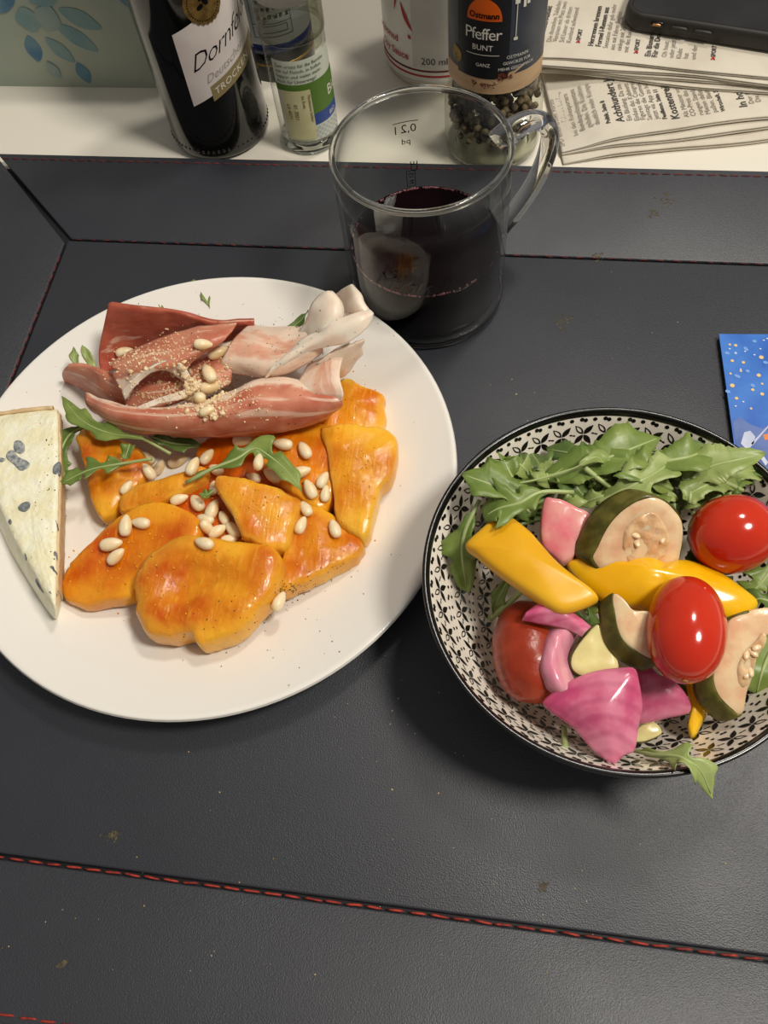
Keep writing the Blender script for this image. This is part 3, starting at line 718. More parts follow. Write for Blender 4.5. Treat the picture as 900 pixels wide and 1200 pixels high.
nuts([(228, 549, 60, 1), (244, 538, 50, .95), (255, 553, 150, .9)], 'pine nut lying against the stem of the arched arugula leaf', PG)
nuts([(209, 581, 40, .9)], 'lone pine nut in front of the narrow persimmon wedge', PG)
nuts([(149, 572, 50, .8)], 'small pine nut at the cut end of the narrow persimmon wedge', PG)
nuts([(233, 592, 125, 1.05), (251, 599, 60, 1.05), (242, 611, 160, .9), (239, 621, 0, .95), (256, 624, 30, .95), (263, 609, 120, .8), (241, 639, 160, .95), (274, 622, 130, 1), (270, 634, 10, .85), (252, 574, 90, .8)], 'pine nut in the heap beside the triangular persimmon slice', PG)
nuts([(287, 519, 5, 1.1), (333, 523, 170, 1), (358, 530, 120, 1)], 'pine nut in the row along the front of the ham roll', PG)
nuts([(321, 559, 145, 1.05), (298, 562, 160, .8), (298, 541, 20, .9)], 'pine nut half under the arched arugula leaf', PG)
nuts([(354, 556, 15, 1), (364, 574, 115, 1), (378, 564, 60, .9), (382, 580, 80, .85)], 'pine nut in the bunch beside the long bent persimmon slice', PG)
nuts([(348, 614, 75, .95), (358, 599, 120, .9)], 'pine nut of the pair on the edge of the triangular persimmon slice', PG)
nuts([(391, 622, 110, .95)], 'greyish pine nut alone on the flat pepper-dusted persimmon slice', PG)
nuts([(322, 703, 85, 1.0)], 'single pine nut lying on the bare plate next to the largest persimmon slice', 'lone pine nut')
nuts([(146, 410, 10, .95), (238, 406, 5, .9), (258, 418, 20, 1.15), (246, 440, 120, 1.1), (250, 460, 50, 1.25), (235, 471, 110, 1.0), (226, 462, 30, .9), (244, 483, 20, .75)], 'yellowish pine nut lying on the ham', 'pine nuts on the ham')

# ------------------------------------------------------------------ grated cheese, pepper
def sprinkle(name, n, gen, smin, smax, mat, label, cat, seed, seg=(5, 3), flat=.7, smooth=False):
    rnd = random.Random(seed); mb = MB()
    for i in range(n):
        x, y = gen(rnd); p, nn = drop(x, y); r = rnd.uniform(smin, smax)
        R = Matrix.Rotation(rnd.uniform(0, 6.3), 3, 'Z') @ Matrix.Rotation(rnd.uniform(0, 1.5), 3, 'X')
        mb.ball(p + nn * r * .3, r, seg[0], seg[1], (rnd.uniform(.6, 1.5), 1, flat), R)
    return setp(mb.build(name, mat, None, smooth), label, cat, None, 'stuff')
def around(cx, cy, sx, sy, rot=0):
    c, s = math.cos(math.radians(rot)), math.sin(math.radians(rot))
    def g(r):
        a, b = r.gauss(0, sx), r.gauss(0, sy); return cx + a * c - b * s, cy + a * s + b * c
    return g
def mix(*gs): return lambda r: r.choice(gs)(r)
sprinkle('grated_cheese', 1500, mix(around(238, 462, 12, 10), around(240, 450, 16, 14), around(175, 412, 24, 7, -22), around(200, 425, 35, 12, -18), around(235, 455, 26, 16), around(190, 462, 22, 8, -10), around(270, 465, 25, 14)), .00018, .00055, 'grated_cheese', 'pale grated cheese and spice crumbs dusted over the ham', 'crumbs', 3)
sprinkle('cheese_flakes', 130, mix(around(236, 462, 14, 10), around(228, 452, 10, 8), around(244, 484, 8, 4), around(205, 440, 22, 8)), .0006, .0014, 'grated_cheese', 'larger pale cheese flakes heaped around the pine nuts on the ham', 'crumbs', 9)
sprinkle('ground_pepper', 440, mix(around(250, 440, 80, 35), around(345, 395, 40, 22),  around(300, 600, 90, 60), around(370, 680, 30, 6, -35), around(340, 690, 10, 4), around(290, 730, 60, 25), around(60, 560, 12, 60)), .00012, .00034, 'pepper_speck', 'dark ground pepper specks scattered over plate and food', 'pepper', 4)
mt('highlight_bead', (240, 160, 40), rough=.04, coat=.6, sss=.3, sr=(1, .6, .1), sscale=.002)
sprinkle('highlight_beads', 300, mix(around(240, 690, 45, 30), around(130, 670, 30, 18), around(160, 640, 20, 16), around(300, 600, 22, 18), around(370, 640, 30, 22), around(420, 545, 18, 28), around(420, 470, 14, 10), around(200, 575, 40, 14)), .00018, .00048, 'highlight_bead', 'tiny glossy beads added for sparkling highlights on the persimmon slices', 'highlight_bead', 14, (8, 6), .8, True)  # glossy beads added so the persimmon flesh shows small sparkles

# ------------------------------------------------------------------ salad materials
mt('tomato', (192, 40, 16), (202, 54, 22), scale=30, rough=.14, sss=.25, sr=(1, .2, .1), sscale=.004, coat=.4)
mt('tomato_cooked', (150, 50, 26), (178, 70, 40), scale=60, rough=.28, sss=.3, sr=(1, .25, .1), sscale=.004, bump=.35, bscale=260, bdist=.0008)
mt('tomato_scar', (176, 120, 60), rough=.6)
mt('pepper_yellow', (232, 172, 10), (240, 190, 26), scale=40, rough=.2, sss=.15, sr=(1, .6, .1), sscale=.005, coat=.3, bump=.12, bscale=120)
mt('pepper_orange', (226, 166, 24), (234, 178, 36), scale=40, rough=.32, sss=.15, sr=(1, .6, .1), sscale=.005, bump=.15, bscale=160)
mt('courgette_flesh', (238, 208, 166), (228, 180, 142), scale=110, rough=.24, sss=.5, sr=(1, .7, .45), sscale=.004, coat=.3, bump=.35, bscale=180, bdist=.0008)
mt('courgette_core', (234, 198, 152), (218, 172, 126), scale=200, rough=.16, sss=.4, sr=(1, .6, .35), sscale=.003, coat=.6, bump=.8, bscale=260, bdist=.001)
mt('courgette_pale', (232, 222, 158), (222, 204, 140), scale=90, rough=.25, sss=.4, sr=(1, .8, .4), sscale=.004, coat=.2)
mt('courgette_skin', (74, 70, 22), (104, 98, 40), scale=180, rough=.3, bump=.25, bscale=400, stretch=(1, 1, .5))
mt('courgette_seed', (236, 204, 158), rough=.2, coat=.5)
def onion_mat(name, core, edge, stripe, sc=7.0, rot=0.0, rings=None):
    m = mt(name, core, edge, scale=60, rough=.22, sss=.45, sr=(1, .4, .5), sscale=.004, coat=.3, bump=.3, bscale=220, bdist=.0006)
    nt = m.node_tree; b = nt.nodes['Principled BSDF']; N = nt.nodes.new; Lk = nt.links.new
    tc = nt.nodes['Texture Coordinate']; mp = N('ShaderNodeMapping'); mp.inputs['Rotation'].default_value = (0, 0, rot)
    Lk(tc.outputs['Object'], mp.inputs[0])
    wv = N('ShaderNodeTexWave'); wv.inputs['Scale'].default_value = sc * 20; wv.inputs['Distortion'].default_value = 5.0; wv.inputs['Detail'].default_value = 2; wv.inputs['Detail Scale'].default_value = .6
    wv.bands_direction = 'Y'
    if rings: wv.wave_type = 'RINGS'; wv.rings_direction = 'Z'; mp.inputs['Location'].default_value = rings; wv.inputs['Distortion'].default_value = 1.5
    Lk(mp.outputs[0], wv.inputs['Vector'])
    r = N('ShaderNodeMapRange'); r.inputs[1].default_value = .45; r.inputs[2].default_value = 1.0; r.inputs[4].default_value = .28; Lk(wv.outputs['Fac'], r.inputs[0])
    mx = N('ShaderNodeMix'); mx.data_type = 'RGBA'; Lk(r.outputs[0], mx.inputs[0])
    old = b.inputs['Base Color'].links[0].from_socket
    Lk(old, mx.inputs[6]); mx.inputs[7].default_value = lin(stripe); Lk(mx.outputs[2], b.inputs['Base Color'])
onion_mat('onion_deep', (196, 78, 120), (218, 134, 158), (158, 38, 88), 3.0, 0, (-.006, .020, 0))
onion_mat('onion_ring', (220, 138, 158), (228, 160, 172), (206, 100, 136), 5.0, 1.3)
onion_mat('onion_thin', (214, 92, 134), (234, 160, 176), (170, 30, 96), 6.0, -.3)
onion_mat('onion_pale', (226, 110, 130), (232, 168, 160), (214, 176, 150), 1.6, .2)

# ------------------------------------------------------------------ arugula bed
random.seed(21)
AG = 'arugula leaves making the bed of the salad'
leaf(L3([(672, 577, .064), (634, 577, .066), (608, 590, .066), (585, 596, .064), (566, 606, .060)], 0), .0098, 'broad lobed arugula leaf with a pale curved rib touching the pink onion wedge', lobes=2.4, depth=.6, stem=.25, seed=31, tipw=.2, mat='arugula')
leaf(L3([(622, 590, .062), (600, 578, .064), (572, 567, .066), (541, 556, .066)], 0), .0088, 'wide arugula leaf whose tip reaches over the bowl rim above the yellow strip', lobes=1.7, depth=.45, seed=32, tipw=.1, mat='arugula')
leaf(L3([(562, 586, .058), (546, 620, .054), (541, 650, .046), (548, 694, .036)], 0), .0088, 'drooping arugula leaf hanging down the bowl wall under the yellow strip', lobes=2, depth=.5, stem=.15, seed=33, fold=.15)
leaf(L3([(588, 570, .062), (630, 562, .065), (672, 549, .067), (700, 536, .068), (716, 561, .060)], 0), .0040, 'arugula leaf on a long arched stem running along the back of the salad', lobes=2, depth=.4, stem=.55, seed=34, mat='arugula_pale')
leaf(L3([(600, 560, .060), (594, 548, .062), (590, 538, .063)], 0), .0058, 'short blunt arugula leaf standing upright at the back of the bowl', lobes=1, depth=.2, seed=35)
leaf(L3([(808, 590, .062), (812, 560, .064), (830, 548, .066), (860, 540, .068), (897, 532, .068)], 0), .0082, 'large pale arugula leaf reaching over the bowl rim towards the blue booklet', lobes=1.2, depth=.2, stem=.12, seed=36, tipw=.1, mat='arugula_pale', fold=.15)
leaf(L3([(640, 560, .058), (690, 545, .064), (730, 530, .066), (775, 512, .064)], 0), .0110, 'broad arugula leaf lying highest on the back of the bed', lobes=2, depth=.35, seed=37, tipw=.1, mat='arugula')
leaf(L3([(790, 575, .060), (760, 560, .066), (735, 545, .067), (700, 535, .064)], 0), .0092, 'matte arugula leaf folded behind the round courgette slice', lobes=2.2, depth=.5, seed=38, mat='arugula')
leaf(L3([(700, 590, .060), (735, 572, .067), (765, 556, .068), (790, 540, .066)], 0), .0090, 'pointed arugula leaf resting on the edge of the round courgette slice', lobes=2.5, depth=.55, seed=39, mat='arugula_pale')
leaf(L3([(740, 545, .064), (785, 540, .067), (815, 533, .067), (830, 520, .062)], 0), .0085, 'arugula leaf turned edge-on between the back leaves and the pale leaf', lobes=1.6, depth=.3, seed=40)
leaf(L3([(870, 575, .058), (845, 565, .062), (820, 572, .064), (800, 585, .062)], 0), .0075, 'thin arugula leaf curled in front of the right hand whole tomato', lobes=2, depth=.5, seed=41, mat='arugula_pale')
leaf(L3([(812, 600, .060), (822, 640, .050), (818, 668, .046), (812, 690, .044)], 0), .0085, 'dark arugula leaf squeezed between the round courgette slice and a tomato', lobes=2, depth=.4, seed=42, mat='arugula_dark')
leaf(L3([(920, 640, .058), (900, 672, .056), (885, 690, .054), (866, 700, .052)], 0), .0070, 'frilly arugula leaf below the right hand whole tomato', lobes=3, depth=.6, seed=43, mat='arugula')
leaf(L3([(925, 700, .056), (905, 705, .056), (888, 702, .056), (872, 712, .050)], 0), .0055, 'small frilly arugula leaf over the crescent courgette piece', lobes=3, depth=.6, seed=44, mat='arugula_dark')
leaf(L3([(915, 740, .040), (900, 770, .042), (892, 790, .042), (886, 815, .036)], 0), .0100, 'wide dark arugula leaf beside the crescent courgette piece', lobes=1.4, depth=.3, seed=45, fold=.2, mat='arugula')
leaf(L3([(735, 878, .040), (765, 884, .050), (792, 886, .056), (806, 892, .058), (822, 905, .056), (836, 938, .050)], 0), .0058, 'slim arugula leaf bending over the front rim of the bowl', lobes=2.6, depth=.7, stem=.12, seed=46, tipw=.2, fold=.25, mat='arugula_pale')
leaf(L3([(604, 668, .040), (590, 690, .034), (583, 705, .030), (578, 720, .028)], 0), .0034, 'narrow drooping arugula lobe below the yellow strip', lobes=1.5, depth=.3, seed=47, mat='arugula')
def stalk(pts, r, label):
    o = MB().tube([cr([at(*p) for p in pts], i / 12) for i in range(13)], [r * (1.1 - .3 * i / 12) for i in range(13)], 8).build('arugula_stalk', 'arugula_rib')
    setp(o, label, 'stalk')
stalk([(574, 725, .026), (590, 712, .030), (606, 698, .035), (622, 682, .042)], .0012, 'thick arugula stalk poking out under the yellow strip')
stalk([(663, 888, .0445), (662, 872, .0415), (661, 852, .0400)], .0012, 'cut arugula stalk end below the biggest onion petal')
stalk([(686, 549, .066), (700, 560, .066), (716, 572, .064)], .0010, 'pale arugula stalk lying behind the round courgette slice')
# random leaves filling the bed
rnd = random.Random(5)
fill = []
TONE = {'arugula': 'mid green', 'arugula_dark': 'dark green', 'arugula_pale': 'pale green'}
def tri(lst, w, mat, sd): leaf(L3(lst, 0), w, TONE[mat] + (' arugula leaf mixed into the bed along the bowl wall behind the vegetables' if sd < 120 else ' arugula leaf tucked underneath the vegetables in the bowl'), AG, lobes=rnd.choice((1.6, 2.2, 2.8)), depth=rnd.uniform(.3, .65), seed=sd, mat=mat, tipw=.3, fold=rnd.uniform(.1, .4))
for i in range(60):
    x = rnd.uniform(585, 870); yb = 512 + .0010 * (x - 730) ** 2
    y = yb + rnd.uniform(14, 82); z = .0485 + .010 * (1 - abs(x - 730) / 170) + rnd.uniform(-.005, .003)
    a = rnd.uniform(0, 6.28); l = rnd.uniform(22, 38)
    dx, dy = math.cos(a) * l, -math.sin(a) * l * .7
    q = [(x - dx, y - dy), (x, y), (x + dx, y + dy)]
    q = [(px, max(py, 514 + .0014 * (px - 730) ** 2), z + h) for (px, py), h in zip(q, (-.004, .004, rnd.uniform(-.005, .002)))]
    tri(q, rnd.uniform(.0042, .0082), rnd.choice(('arugula', 'arugula', 'arugula_dark', 'arugula_pale')), 60 + i)
for i, (x, y, z) in enumerate([(600, 625, .045), (625, 660, .042), (660, 690, .045), (700, 700, .045), (840, 690, .046), (870, 660, .046), (690, 735, .044), (800, 800, .036), (660, 660, .048), (880, 730, .042)]):
    a = rnd.uniform(0, 6.28); l = 28
    tri([(x - l * math.cos(a), y + l * .7 * math.sin(a), z - .003), (x, y, z + .002), (x + l * math.cos(a), y - l * .7 * math.sin(a), z - .002)], .0075, rnd.choice(('arugula', 'arugula_dark')), 120 + i)

# ------------------------------------------------------------------ yellow pepper strips
def pepper(pts, z0, zx, zy, th, dome, label, mat='pepper_yellow', groove=None, seed=0):
    T = PX(pts, z0, zx, zy)
    o = slab('yellow_pepper_strip', T, ex=V((.001, -.001, -th)), dome=dome, mat=mat, amp=.0008, fr=70, seed=seed, N=60, e=.10, groove=groove, bdome=-dome * .6)
    setp(o, label, 'vegetable', 'strips of yellow pepper in the salad'); solid(o)
pepper([(664, 658), (680, 652), (697, 655), (720, 650), (745, 648), (768, 652), (780, 655), (802, 655), (826, 662), (850, 672), (874, 689), (888, 702), (880, 712), (858, 720), (830, 722), (800, 716), (770, 713), (745, 708), (722, 704), (702, 697), (682, 682)],
       .0560, .00002, .00002, .0050, .0065, 'long glossy yellow pepper strip lying across the middle of the salad', seed=1,
       groove=lambda s, a: -.0014 * math.exp(-(min(abs(a - .29), abs(a - .745)) * max(s, .15) * 40) ** 2) * (1 if s < .95 else 0))
pepper([(545, 636), (563, 618), (582, 602), (590, 601), (598, 603), (620, 620), (631, 632), (653, 657), (676, 676), (698, 693), (695, 701), (664, 712), (644, 709), (620, 694), (598, 679), (571, 659), (556, 646)],
       .0635, .00002, .00003, .0050, .0030, 'thick matte yellow pepper strip with a straight cut end over the arugula', 'pepper_orange', seed=2)
pepper([(803, 796), (813, 800), (822, 815), (828, 830), (824, 840), (813, 860), (806, 852), (809, 828)], .0390, 0, -.00005, .0040, .0015, 'short yellow pepper tip pointing out below the front tomato', 'pepper_yellow', seed=3)

# ------------------------------------------------------------------ courgette slices
def courgette(pts, zf, ex, label, skin_range=(0, 1), flesh='courgette_flesh', core=None, seeds=0, seed=0, dome=.0006, ctr=None):
    T = [at(x, y, zf(x, y)) for x, y in pts]
    c = sum(T, V()) / len(T); base = V((c.x, c.y, min(p.z for p in T) - .004))
    rt = root('courgette_slice', base, label, 'vegetable', 'pickled courgette pieces in the salad')
    o = slab('flesh', T, ex=V(ex), dome=dome, mat=flesh, parent=rt, amp=.0007, fr=170, seed=seed, N=56, e=.05, skin='skin', skin_mat='courgette_skin', skin_range=skin_range, ctr=ctr)
    solid(o)
    if core:
        C = [at(x, y, zf(x, y)) for x, y in core]; up = -V(ex).normalized()
        k = slab('seed_core', [p + up * .0013 for p in C], ex=V(ex).normalized() * .003, dome=-.0006, mat='courgette_core', parent=rt, amp=.0016, fr=320, seed=seed + 3, N=36, e=.12)
        rr = random.Random(seed); cc = sum(C, V()) / len(C)
        for q in range(seeds):
            p = cc.lerp(C[(q * 5) % len(C)], rr.uniform(.35, .8)) + up * .0008
            MB().ball(p, .0013, 8, 5, (1.7, .9, .5), Matrix.Rotation(rr.uniform(0, 6), 3, 'Z')).build('seed', 'courgette_seed', k)
    return rt
courgette([(693, 656), (699, 641), (711, 617), (729, 597), (752, 584), (768, 582), (784, 589), (796, 602), (801, 618), (799, 646), (792, 664), (765, 676), (735, 678), (708, 672)],
          lambda x, y: .0660 - .00024 * (y - 625) - .00003 * (x - 748), (-.0062, .0052, -.0052), 'largest round courgette slice with dark green skin and seedy middle', core=[(728, 640), (732, 622), (746, 606), (764, 600), (776, 612), (782, 630), (776, 650), (755, 662), (736, 658)], seeds=3, seed=1)
courgette([(718, 696), (729, 701), (741, 714), (762, 716), (782, 732), (786, 760), (772, 774), (750, 766), (731, 750), (722, 729)],
          lambda x, y: .0625 - .00012 * (y - 735) + .00002 * (x - 745), (-.0040, -.0022, -.0060), 'half courgette slice with pinkish flesh leaning against the front tomato', (.45, 1.03), seed=2)
courgette([(702, 731), (716, 756), (725, 784), (700, 796), (674, 788), (669, 771), (681, 751)],
          lambda x, y: .0540 - .00010 * (y - 765), (-.001, .001, -.0045), 'pale courgette wedge framed by the curled onion pieces', (.52, 1.02), flesh='courgette_pale', seed=3)
courgette([(906, 712), (890, 712), (874, 717), (856, 725), (850, 738), (847, 758), (837, 786), (836, 802), (844, 820), (864, 838), (872, 834), (876, 812), (880, 800), (888, 770), (897, 748), (912, 728)],
          lambda x, y: .0570 - .00014 * (y - 765), (-.0052, -.0008, -.0062), 'crescent courgette piece with a wet seedy hollow beside the front tomato', (.12, .66), core=[(893, 742), (884, 752), (870, 765), (862, 782), (862, 798), (870, 806), (877, 792), (884, 772), (894, 754)], seeds=5, seed=4, ctr=None)
courgette([(742, 868), (746, 855), (763, 844), (776, 858), (758, 868)], lambda x, y: .0370 - .00006 * (y - 858), (0, 0, -.0035), 'thin courgette sliver at the foot of the biggest onion petal', (.5, 1.0), flesh='courgette_pale', seed=5)

# ------------------------------------------------------------------ tomatoes
def tomato(c, axis, rl, rs, mat, label, lump=0.0, scar=True, seed=0):
    """egg shaped cherry tomato; axis points to the blossom end"""
    a = V(axis).normalized(); x = a.orthogonal().normalized(); y = a.cross(x); R = Matrix((x, y, a)).transposed()
    rt = root('cherry_tomato', (c.x, c.y, c.z - rs), label, 'tomato', 'cherry tomatoes in the salad')
    v = []; f = []; n, m = 40, 26
    for j in range(m + 1):
        t = math.pi * j / m
        for i in range(n):
            q = 2 * math.pi * i / n; s = max(math.sin(t), 0) ** .92
            p = V((s * math.cos(q) * rs, s * math.sin(q) * rs, math.cos(t) * rl * (1 - .02 * math.cos(2 * t))))
            if lump: p *= 1 + lump * noise.noise(p * 180 + V((seed, 0, 0)))
            v.append(c + R @ p)
    for j in range(m):
        for i in range(n):
            k = (i + 1) % n; f.append((j * n + i, j * n + k, (j + 1) * n + k, (j + 1) * n + i))
    o = mk('flesh', v, f, mat, rt); solid(o)
    if scar: MB().ball(c + a * rl * .992, .0011, 10, 6, (1, 1, .35), R).build('blossom_scar', 'tomato_scar', rt)
tomato(at(858, 626, .0610), V((.9, .35, .15)), .0150, .0138, 'tomato', 'plump bright red cherry tomato nestled in arugula beyond the long yellow strip', scar=False)
tomato(at(804, 737, .0640), V((-.08, -.91, .12)), .0190, .0128, 'tomato', 'egg shaped cherry tomato with a pale scar, resting on the yellow strip')
tomato(at(620, 763, .0430), V((.12, -.95, .1)), .0192, .0130, 'tomato_cooked', 'wrinkled dull red tomato partly covered by curled onion', lump=.05, scar=False, seed=2)

# ------------------------------------------------------------------ onion pieces
OG = 'pink pickled onion pieces in the salad'
def onion(pts, z0, zx, zy, th, dome, label, mat, seed=0, amp=.0006, ex=None, e=.06):
    T = PX(pts, z0, zx, zy); o = slab('onion_piece', T, ex=ex or V((0, 0, -th)), dome=dome, mat=mat, amp=amp, fr=120, seed=seed, N=60, e=e, bdome=-dome * .8)
    setp(o, label, 'onion', OG); solid(o)
onion([(638, 584), (650, 583), (660, 585), (676, 593), (692, 602), (690, 620), (676, 634), (673, 650), (660, 658), (648, 650), (636, 637), (634, 614)], .0600, .00002, -.00012, .006, .0012, 'pale pink onion wedge between the arugula and the round courgette slice', 'onion_pale', 1)
o = sheet('onion_piece', [L3([(652, 730, .050), (640, 742, .052), (631, 774, .052), (637, 800, .051), (650, 814, .050)], 0),
                          L3([(658, 733, .055), (646, 747, .0565), (638, 775, .0565), (643, 797, .0555), (655, 812, .0535)], 0),
                          L3([(664, 737, .0565), (654, 750, .0575), (648, 775, .0575), (653, 795, .057), (662, 809, .055)], 0),
                          L3([(670, 741, .0545), (661, 754, .0550), (656, 775, .0550), (661, 793, .0545), (669, 806, .0530)], 0),
                          L3([(676, 744, .050), (669, 757, .050), (665, 774, .050), (669, 790, .050), (677, 804, .049)], 0)], 40, 24, .0012, 'onion_ring', None, .0003, 200, 1, .05)
setp(o, 'grooved pink onion ring piece curling around the pale courgette wedge', 'onion', OG); solid(o)
o = sheet('onion_piece', [L3([(612, 726, .057), (630, 730, .058), (650, 733, .058), (668, 738, .057), (682, 745, .055)], 0),
                          L3([(616, 720, .060), (634, 716, .062), (654, 718, .062), (672, 728, .060), (686, 740, .057)], 0),
                          L3([(622, 715, .059), (636, 708, .061), (656, 711, .061), (676, 722, .059), (692, 735, .056)], 0)], 40, 14, .0012, 'onion_thin', None, .0003, 200, 2, .05)
setp(o, 'slender dark pink onion sliver lying across the wrinkled tomato', 'onion', OG); solid(o)
onion([(756, 776), (772, 789), (790, 797), (806, 816), (809, 833), (784, 840), (752, 846), (740, 830), (740, 790)], .0450, 0, -.00010, .003, .0022, 'ringed pink onion piece tucked under the front tomato', 'onion_deep', 4)
onion([(637, 822), (659, 804), (680, 792), (701, 785), (726, 782), (744, 783), (750, 802), (753, 827), (748, 854), (744, 878), (732, 884), (719, 894), (705, 886), (690, 872), (671, 851), (650, 836)], .0530, .00002, -.00008, .0022, .0042, 'biggest onion petal, deep pink and glossy, hanging over the bowl pattern', 'onion_deep', 5)

# ------------------------------------------------------------------ background materials
def thin_glass(name, tint, rough=.02, ior=1.45):
    m = bpy.data.materials.new(name); m.use_nodes = True; MATS[name] = m; nt = m.node_tree; nt.nodes.clear(); N = nt.nodes.new; Lk = nt.links.new
    o = N('ShaderNodeOutputMaterial'); mx = N('ShaderNodeMixShader'); tr_ = N('ShaderNodeBsdfTransparent'); gl = N('ShaderNodeBsdfGlossy'); lw = N('ShaderNodeLayerWeight'); pw = N('ShaderNodeMath'); fr = N('ShaderNodeMath')
    lw.inputs[0].default_value = .5; pw.operation = 'POWER'; pw.inputs[1].default_value = 4.0; fr.operation = 'MULTIPLY_ADD'; fr.inputs[1].default_value = .8; fr.inputs[2].default_value = .012
    Lk(lw.outputs['Facing'], pw.inputs[0]); Lk(pw.outputs[0], fr.inputs[0]); tr_.inputs[0].default_value = lin(tint); gl.inputs['Roughness'].default_value = rough
    Lk(fr.outputs[0], mx.inputs[0]); Lk(tr_.outputs[0], mx.inputs[1]); Lk(gl.outputs[0], mx.inputs[2]); Lk(mx.outputs[0], o.inputs[0])
thin_glass('thin_glass', (246, 247, 245)); thin_glass('thin_glass_green', (243, 244, 238)); thin_glass('thin_frost', (214, 214, 204), .25)
mt('solid_glass', (250, 250, 248), rough=.0, trans=1.0, ior=1.46)
mt('wine', (14, 2, 5), rough=.03, spec=.12)
mt('wine_bubble', (170, 110, 118), rough=.15, trans=.4)
mt('bottle_glass', (10, 11, 9), rough=.08, coat=.5)
mt('label_white', (222, 214, 208), (214, 204, 198), scale=50, rough=.6)
mt('gold', (150, 122, 66), (118, 94, 50), scale=300, rough=.35, metal=.6)
mt('olive_gold', (142, 126, 86), rough=.5)
mt('grey_ink', (160, 150, 146), rough=.6)
mt('white_ink', (232, 228, 214), rough=.5)
mt('plastic_white', (224, 220, 212), rough=.3, sss=.2, sr=(1, 1, 1), sscale=.004)
mt('foil_grey', (196, 193, 186), (206, 203, 196), scale=30, rough=.4)
mt('red_ink', (170, 36, 34), rough=.5); mt('dark_red_ink', (96, 22, 26), rough=.5)
mt('label_black', (34, 34, 36), rough=.35); mt('label_slate', (72, 76, 84), (62, 66, 74), scale=60, rough=.4)
mt('orange_ink', (222, 96, 18), rough=.4); mt('wood_print', (206, 172, 132), (190, 152, 112), scale=30, rough=.5, stretch=(1, 1, 6))
mt('pepper_bean', (126, 110, 82), (54, 42, 34), scale=160, rough=.7, lo=.42, hi=.58)
mt('brown_print', (120, 58, 34), (86, 34, 24), scale=300, rough=.5)
mt('label_green', (86, 122, 44), rough=.45); mt('label_blue', (44, 74, 146), rough=.45); mt('label_milky', (206, 212, 194), rough=.4)
mt('sticker', (214, 210, 164), (204, 200, 150), scale=80, rough=.5); mt('label_silver', (172, 178, 184), rough=.4); mt('green_ink', (70, 92, 60), rough=.5)
mt('navy', (24, 34, 74), rough=.3); mt('check_print', (176, 182, 190), rough=.4)
mt('newsprint', (214, 206, 190), (204, 195, 178), scale=40, rough=.85, bump=.15, bscale=600)
mt('news_ink', (132, 124, 114), rough=.9); mt('news_ink_bold', (66, 62, 58), rough=.9)
mt('box_paper', (150, 162, 150), (162, 170, 154), scale=16, rough=.6)
mt('leaf_blue', (70, 112, 142), (96, 134, 150), scale=60, rough=.6); mt('leaf_teal', (106, 142, 146), (126, 152, 148), scale=50, rough=.6); mt('leaf_mist', (126, 150, 150), (140, 158, 150), scale=50, rough=.6)
mt('case_black', (40, 37, 33), rough=.5, bump=.1, bscale=900); mt('screen', (30, 30, 30), (40, 40, 40), scale=30, rough=.12, coat=.4); mt('copper', (206, 150, 96), rough=.3, metal=.8)
mt('card_blue', (40, 96, 186), (62, 122, 206), scale=40, rough=.35); mt('card_night', (66, 92, 160), (92, 116, 176), scale=60, rough=.35); mt('card_edge', (20, 32, 66), rough=.5)
mt('star_gold', (232, 196, 130), rough=.5); mt('star_white', (206, 222, 240), rough=.5); mt('snow_print', (206, 210, 226), (186, 194, 218), scale=120, rough=.5); mt('window_print', (226, 130, 70), rough=.5)
mt('star_mist', (112, 158, 222), rough=.4)

# ------------------------------------------------------------------ glass mug with red wine
MX, MY, MZ = -.0402, .2962, TZ
mg = root('glass_mug', (MX, MY, MZ), 'clear glass mug with handle and measuring mark, standing on the leather tray', 'mug')
lathe('body', [(.0352, .0060), (.0372, .0052), (.0379, .0070), (.0380, .03), (.0383, .06), (.0385, .0868), (.0366, .0868), (.0362, .06), (.0359, .03), (.0357, .0095)], (MX, MY, MZ), 'thin_glass', mg, 96)
tp = [(MX + .0376 * math.cos(a), MY + .0376 * math.sin(a), MZ + .0872) for a in (2 * math.pi * i / 96 for i in range(96))]
MB().tube(tp, (.00135, .0017), 12, True).build('rim', 'solid_glass', mg)
lathe('base', smooth_prof([(0, .0012), (.03, .0010), (.0345, .0), (.0365, .0004), (.0376, .0022), (.0378, .0050), (.0360, .0062), (.02, .0064), (0, .0064)], 30), (MX, MY, MZ), 'solid_glass', mg, 96)
ha = math.radians(31); hd = V((math.cos(ha), math.sin(ha), 0))
hp = [(.0372, .074), (.044, .0795), (.053, .0800), (.0605, .0750), (.0630, .066), (.0612, .055), (.0565, .044), (.0495, .034), (.0420, .0265), (.0372, .0235)]
hp = [V((MX, MY, MZ)) + hd * r + V((0, 0, z)) for r, z in hp]
hr = [(.0075, .0062), (.0056, .0046), (.0052, .0040), (.0052, .0040), (.0052, .0038), (.0052, .0036), (.0052, .0034), (.0052, .0034), (.0054, .0034), (.0066, .0040)]
hs = [cr(hp, i / 36) for i in range(37)]; rs = [cr([V((a, b, 0)) for a, b in hr], i / 36) for i in range(37)]
MB().tube(hs, [(r.x, r.y) for r in rs], 16).build('handle', 'solid_glass', mg)
ink = MB(); g = cylmap(MX, MY, .03865, math.radians(107), MZ)
patch(ink, cylmap(MX, MY, .0387, math.radians(107), MZ + .0705), -.0055, .0065, 0, .0004, 8)
put_text(ink, '0,2 l', .0062, cylmap(MX, MY, .0387, math.radians(108), MZ + .0650), align='CENTER')
put_text(ink, 'pd', .0045, cylmap(MX, MY, .0387, math.radians(108), MZ + .0588), align='CENTER')
put_text(ink, 'CE', .0052, cylmap(MX, MY, .0387, math.radians(106), MZ + .0455, math.pi / 2), align='CENTER')
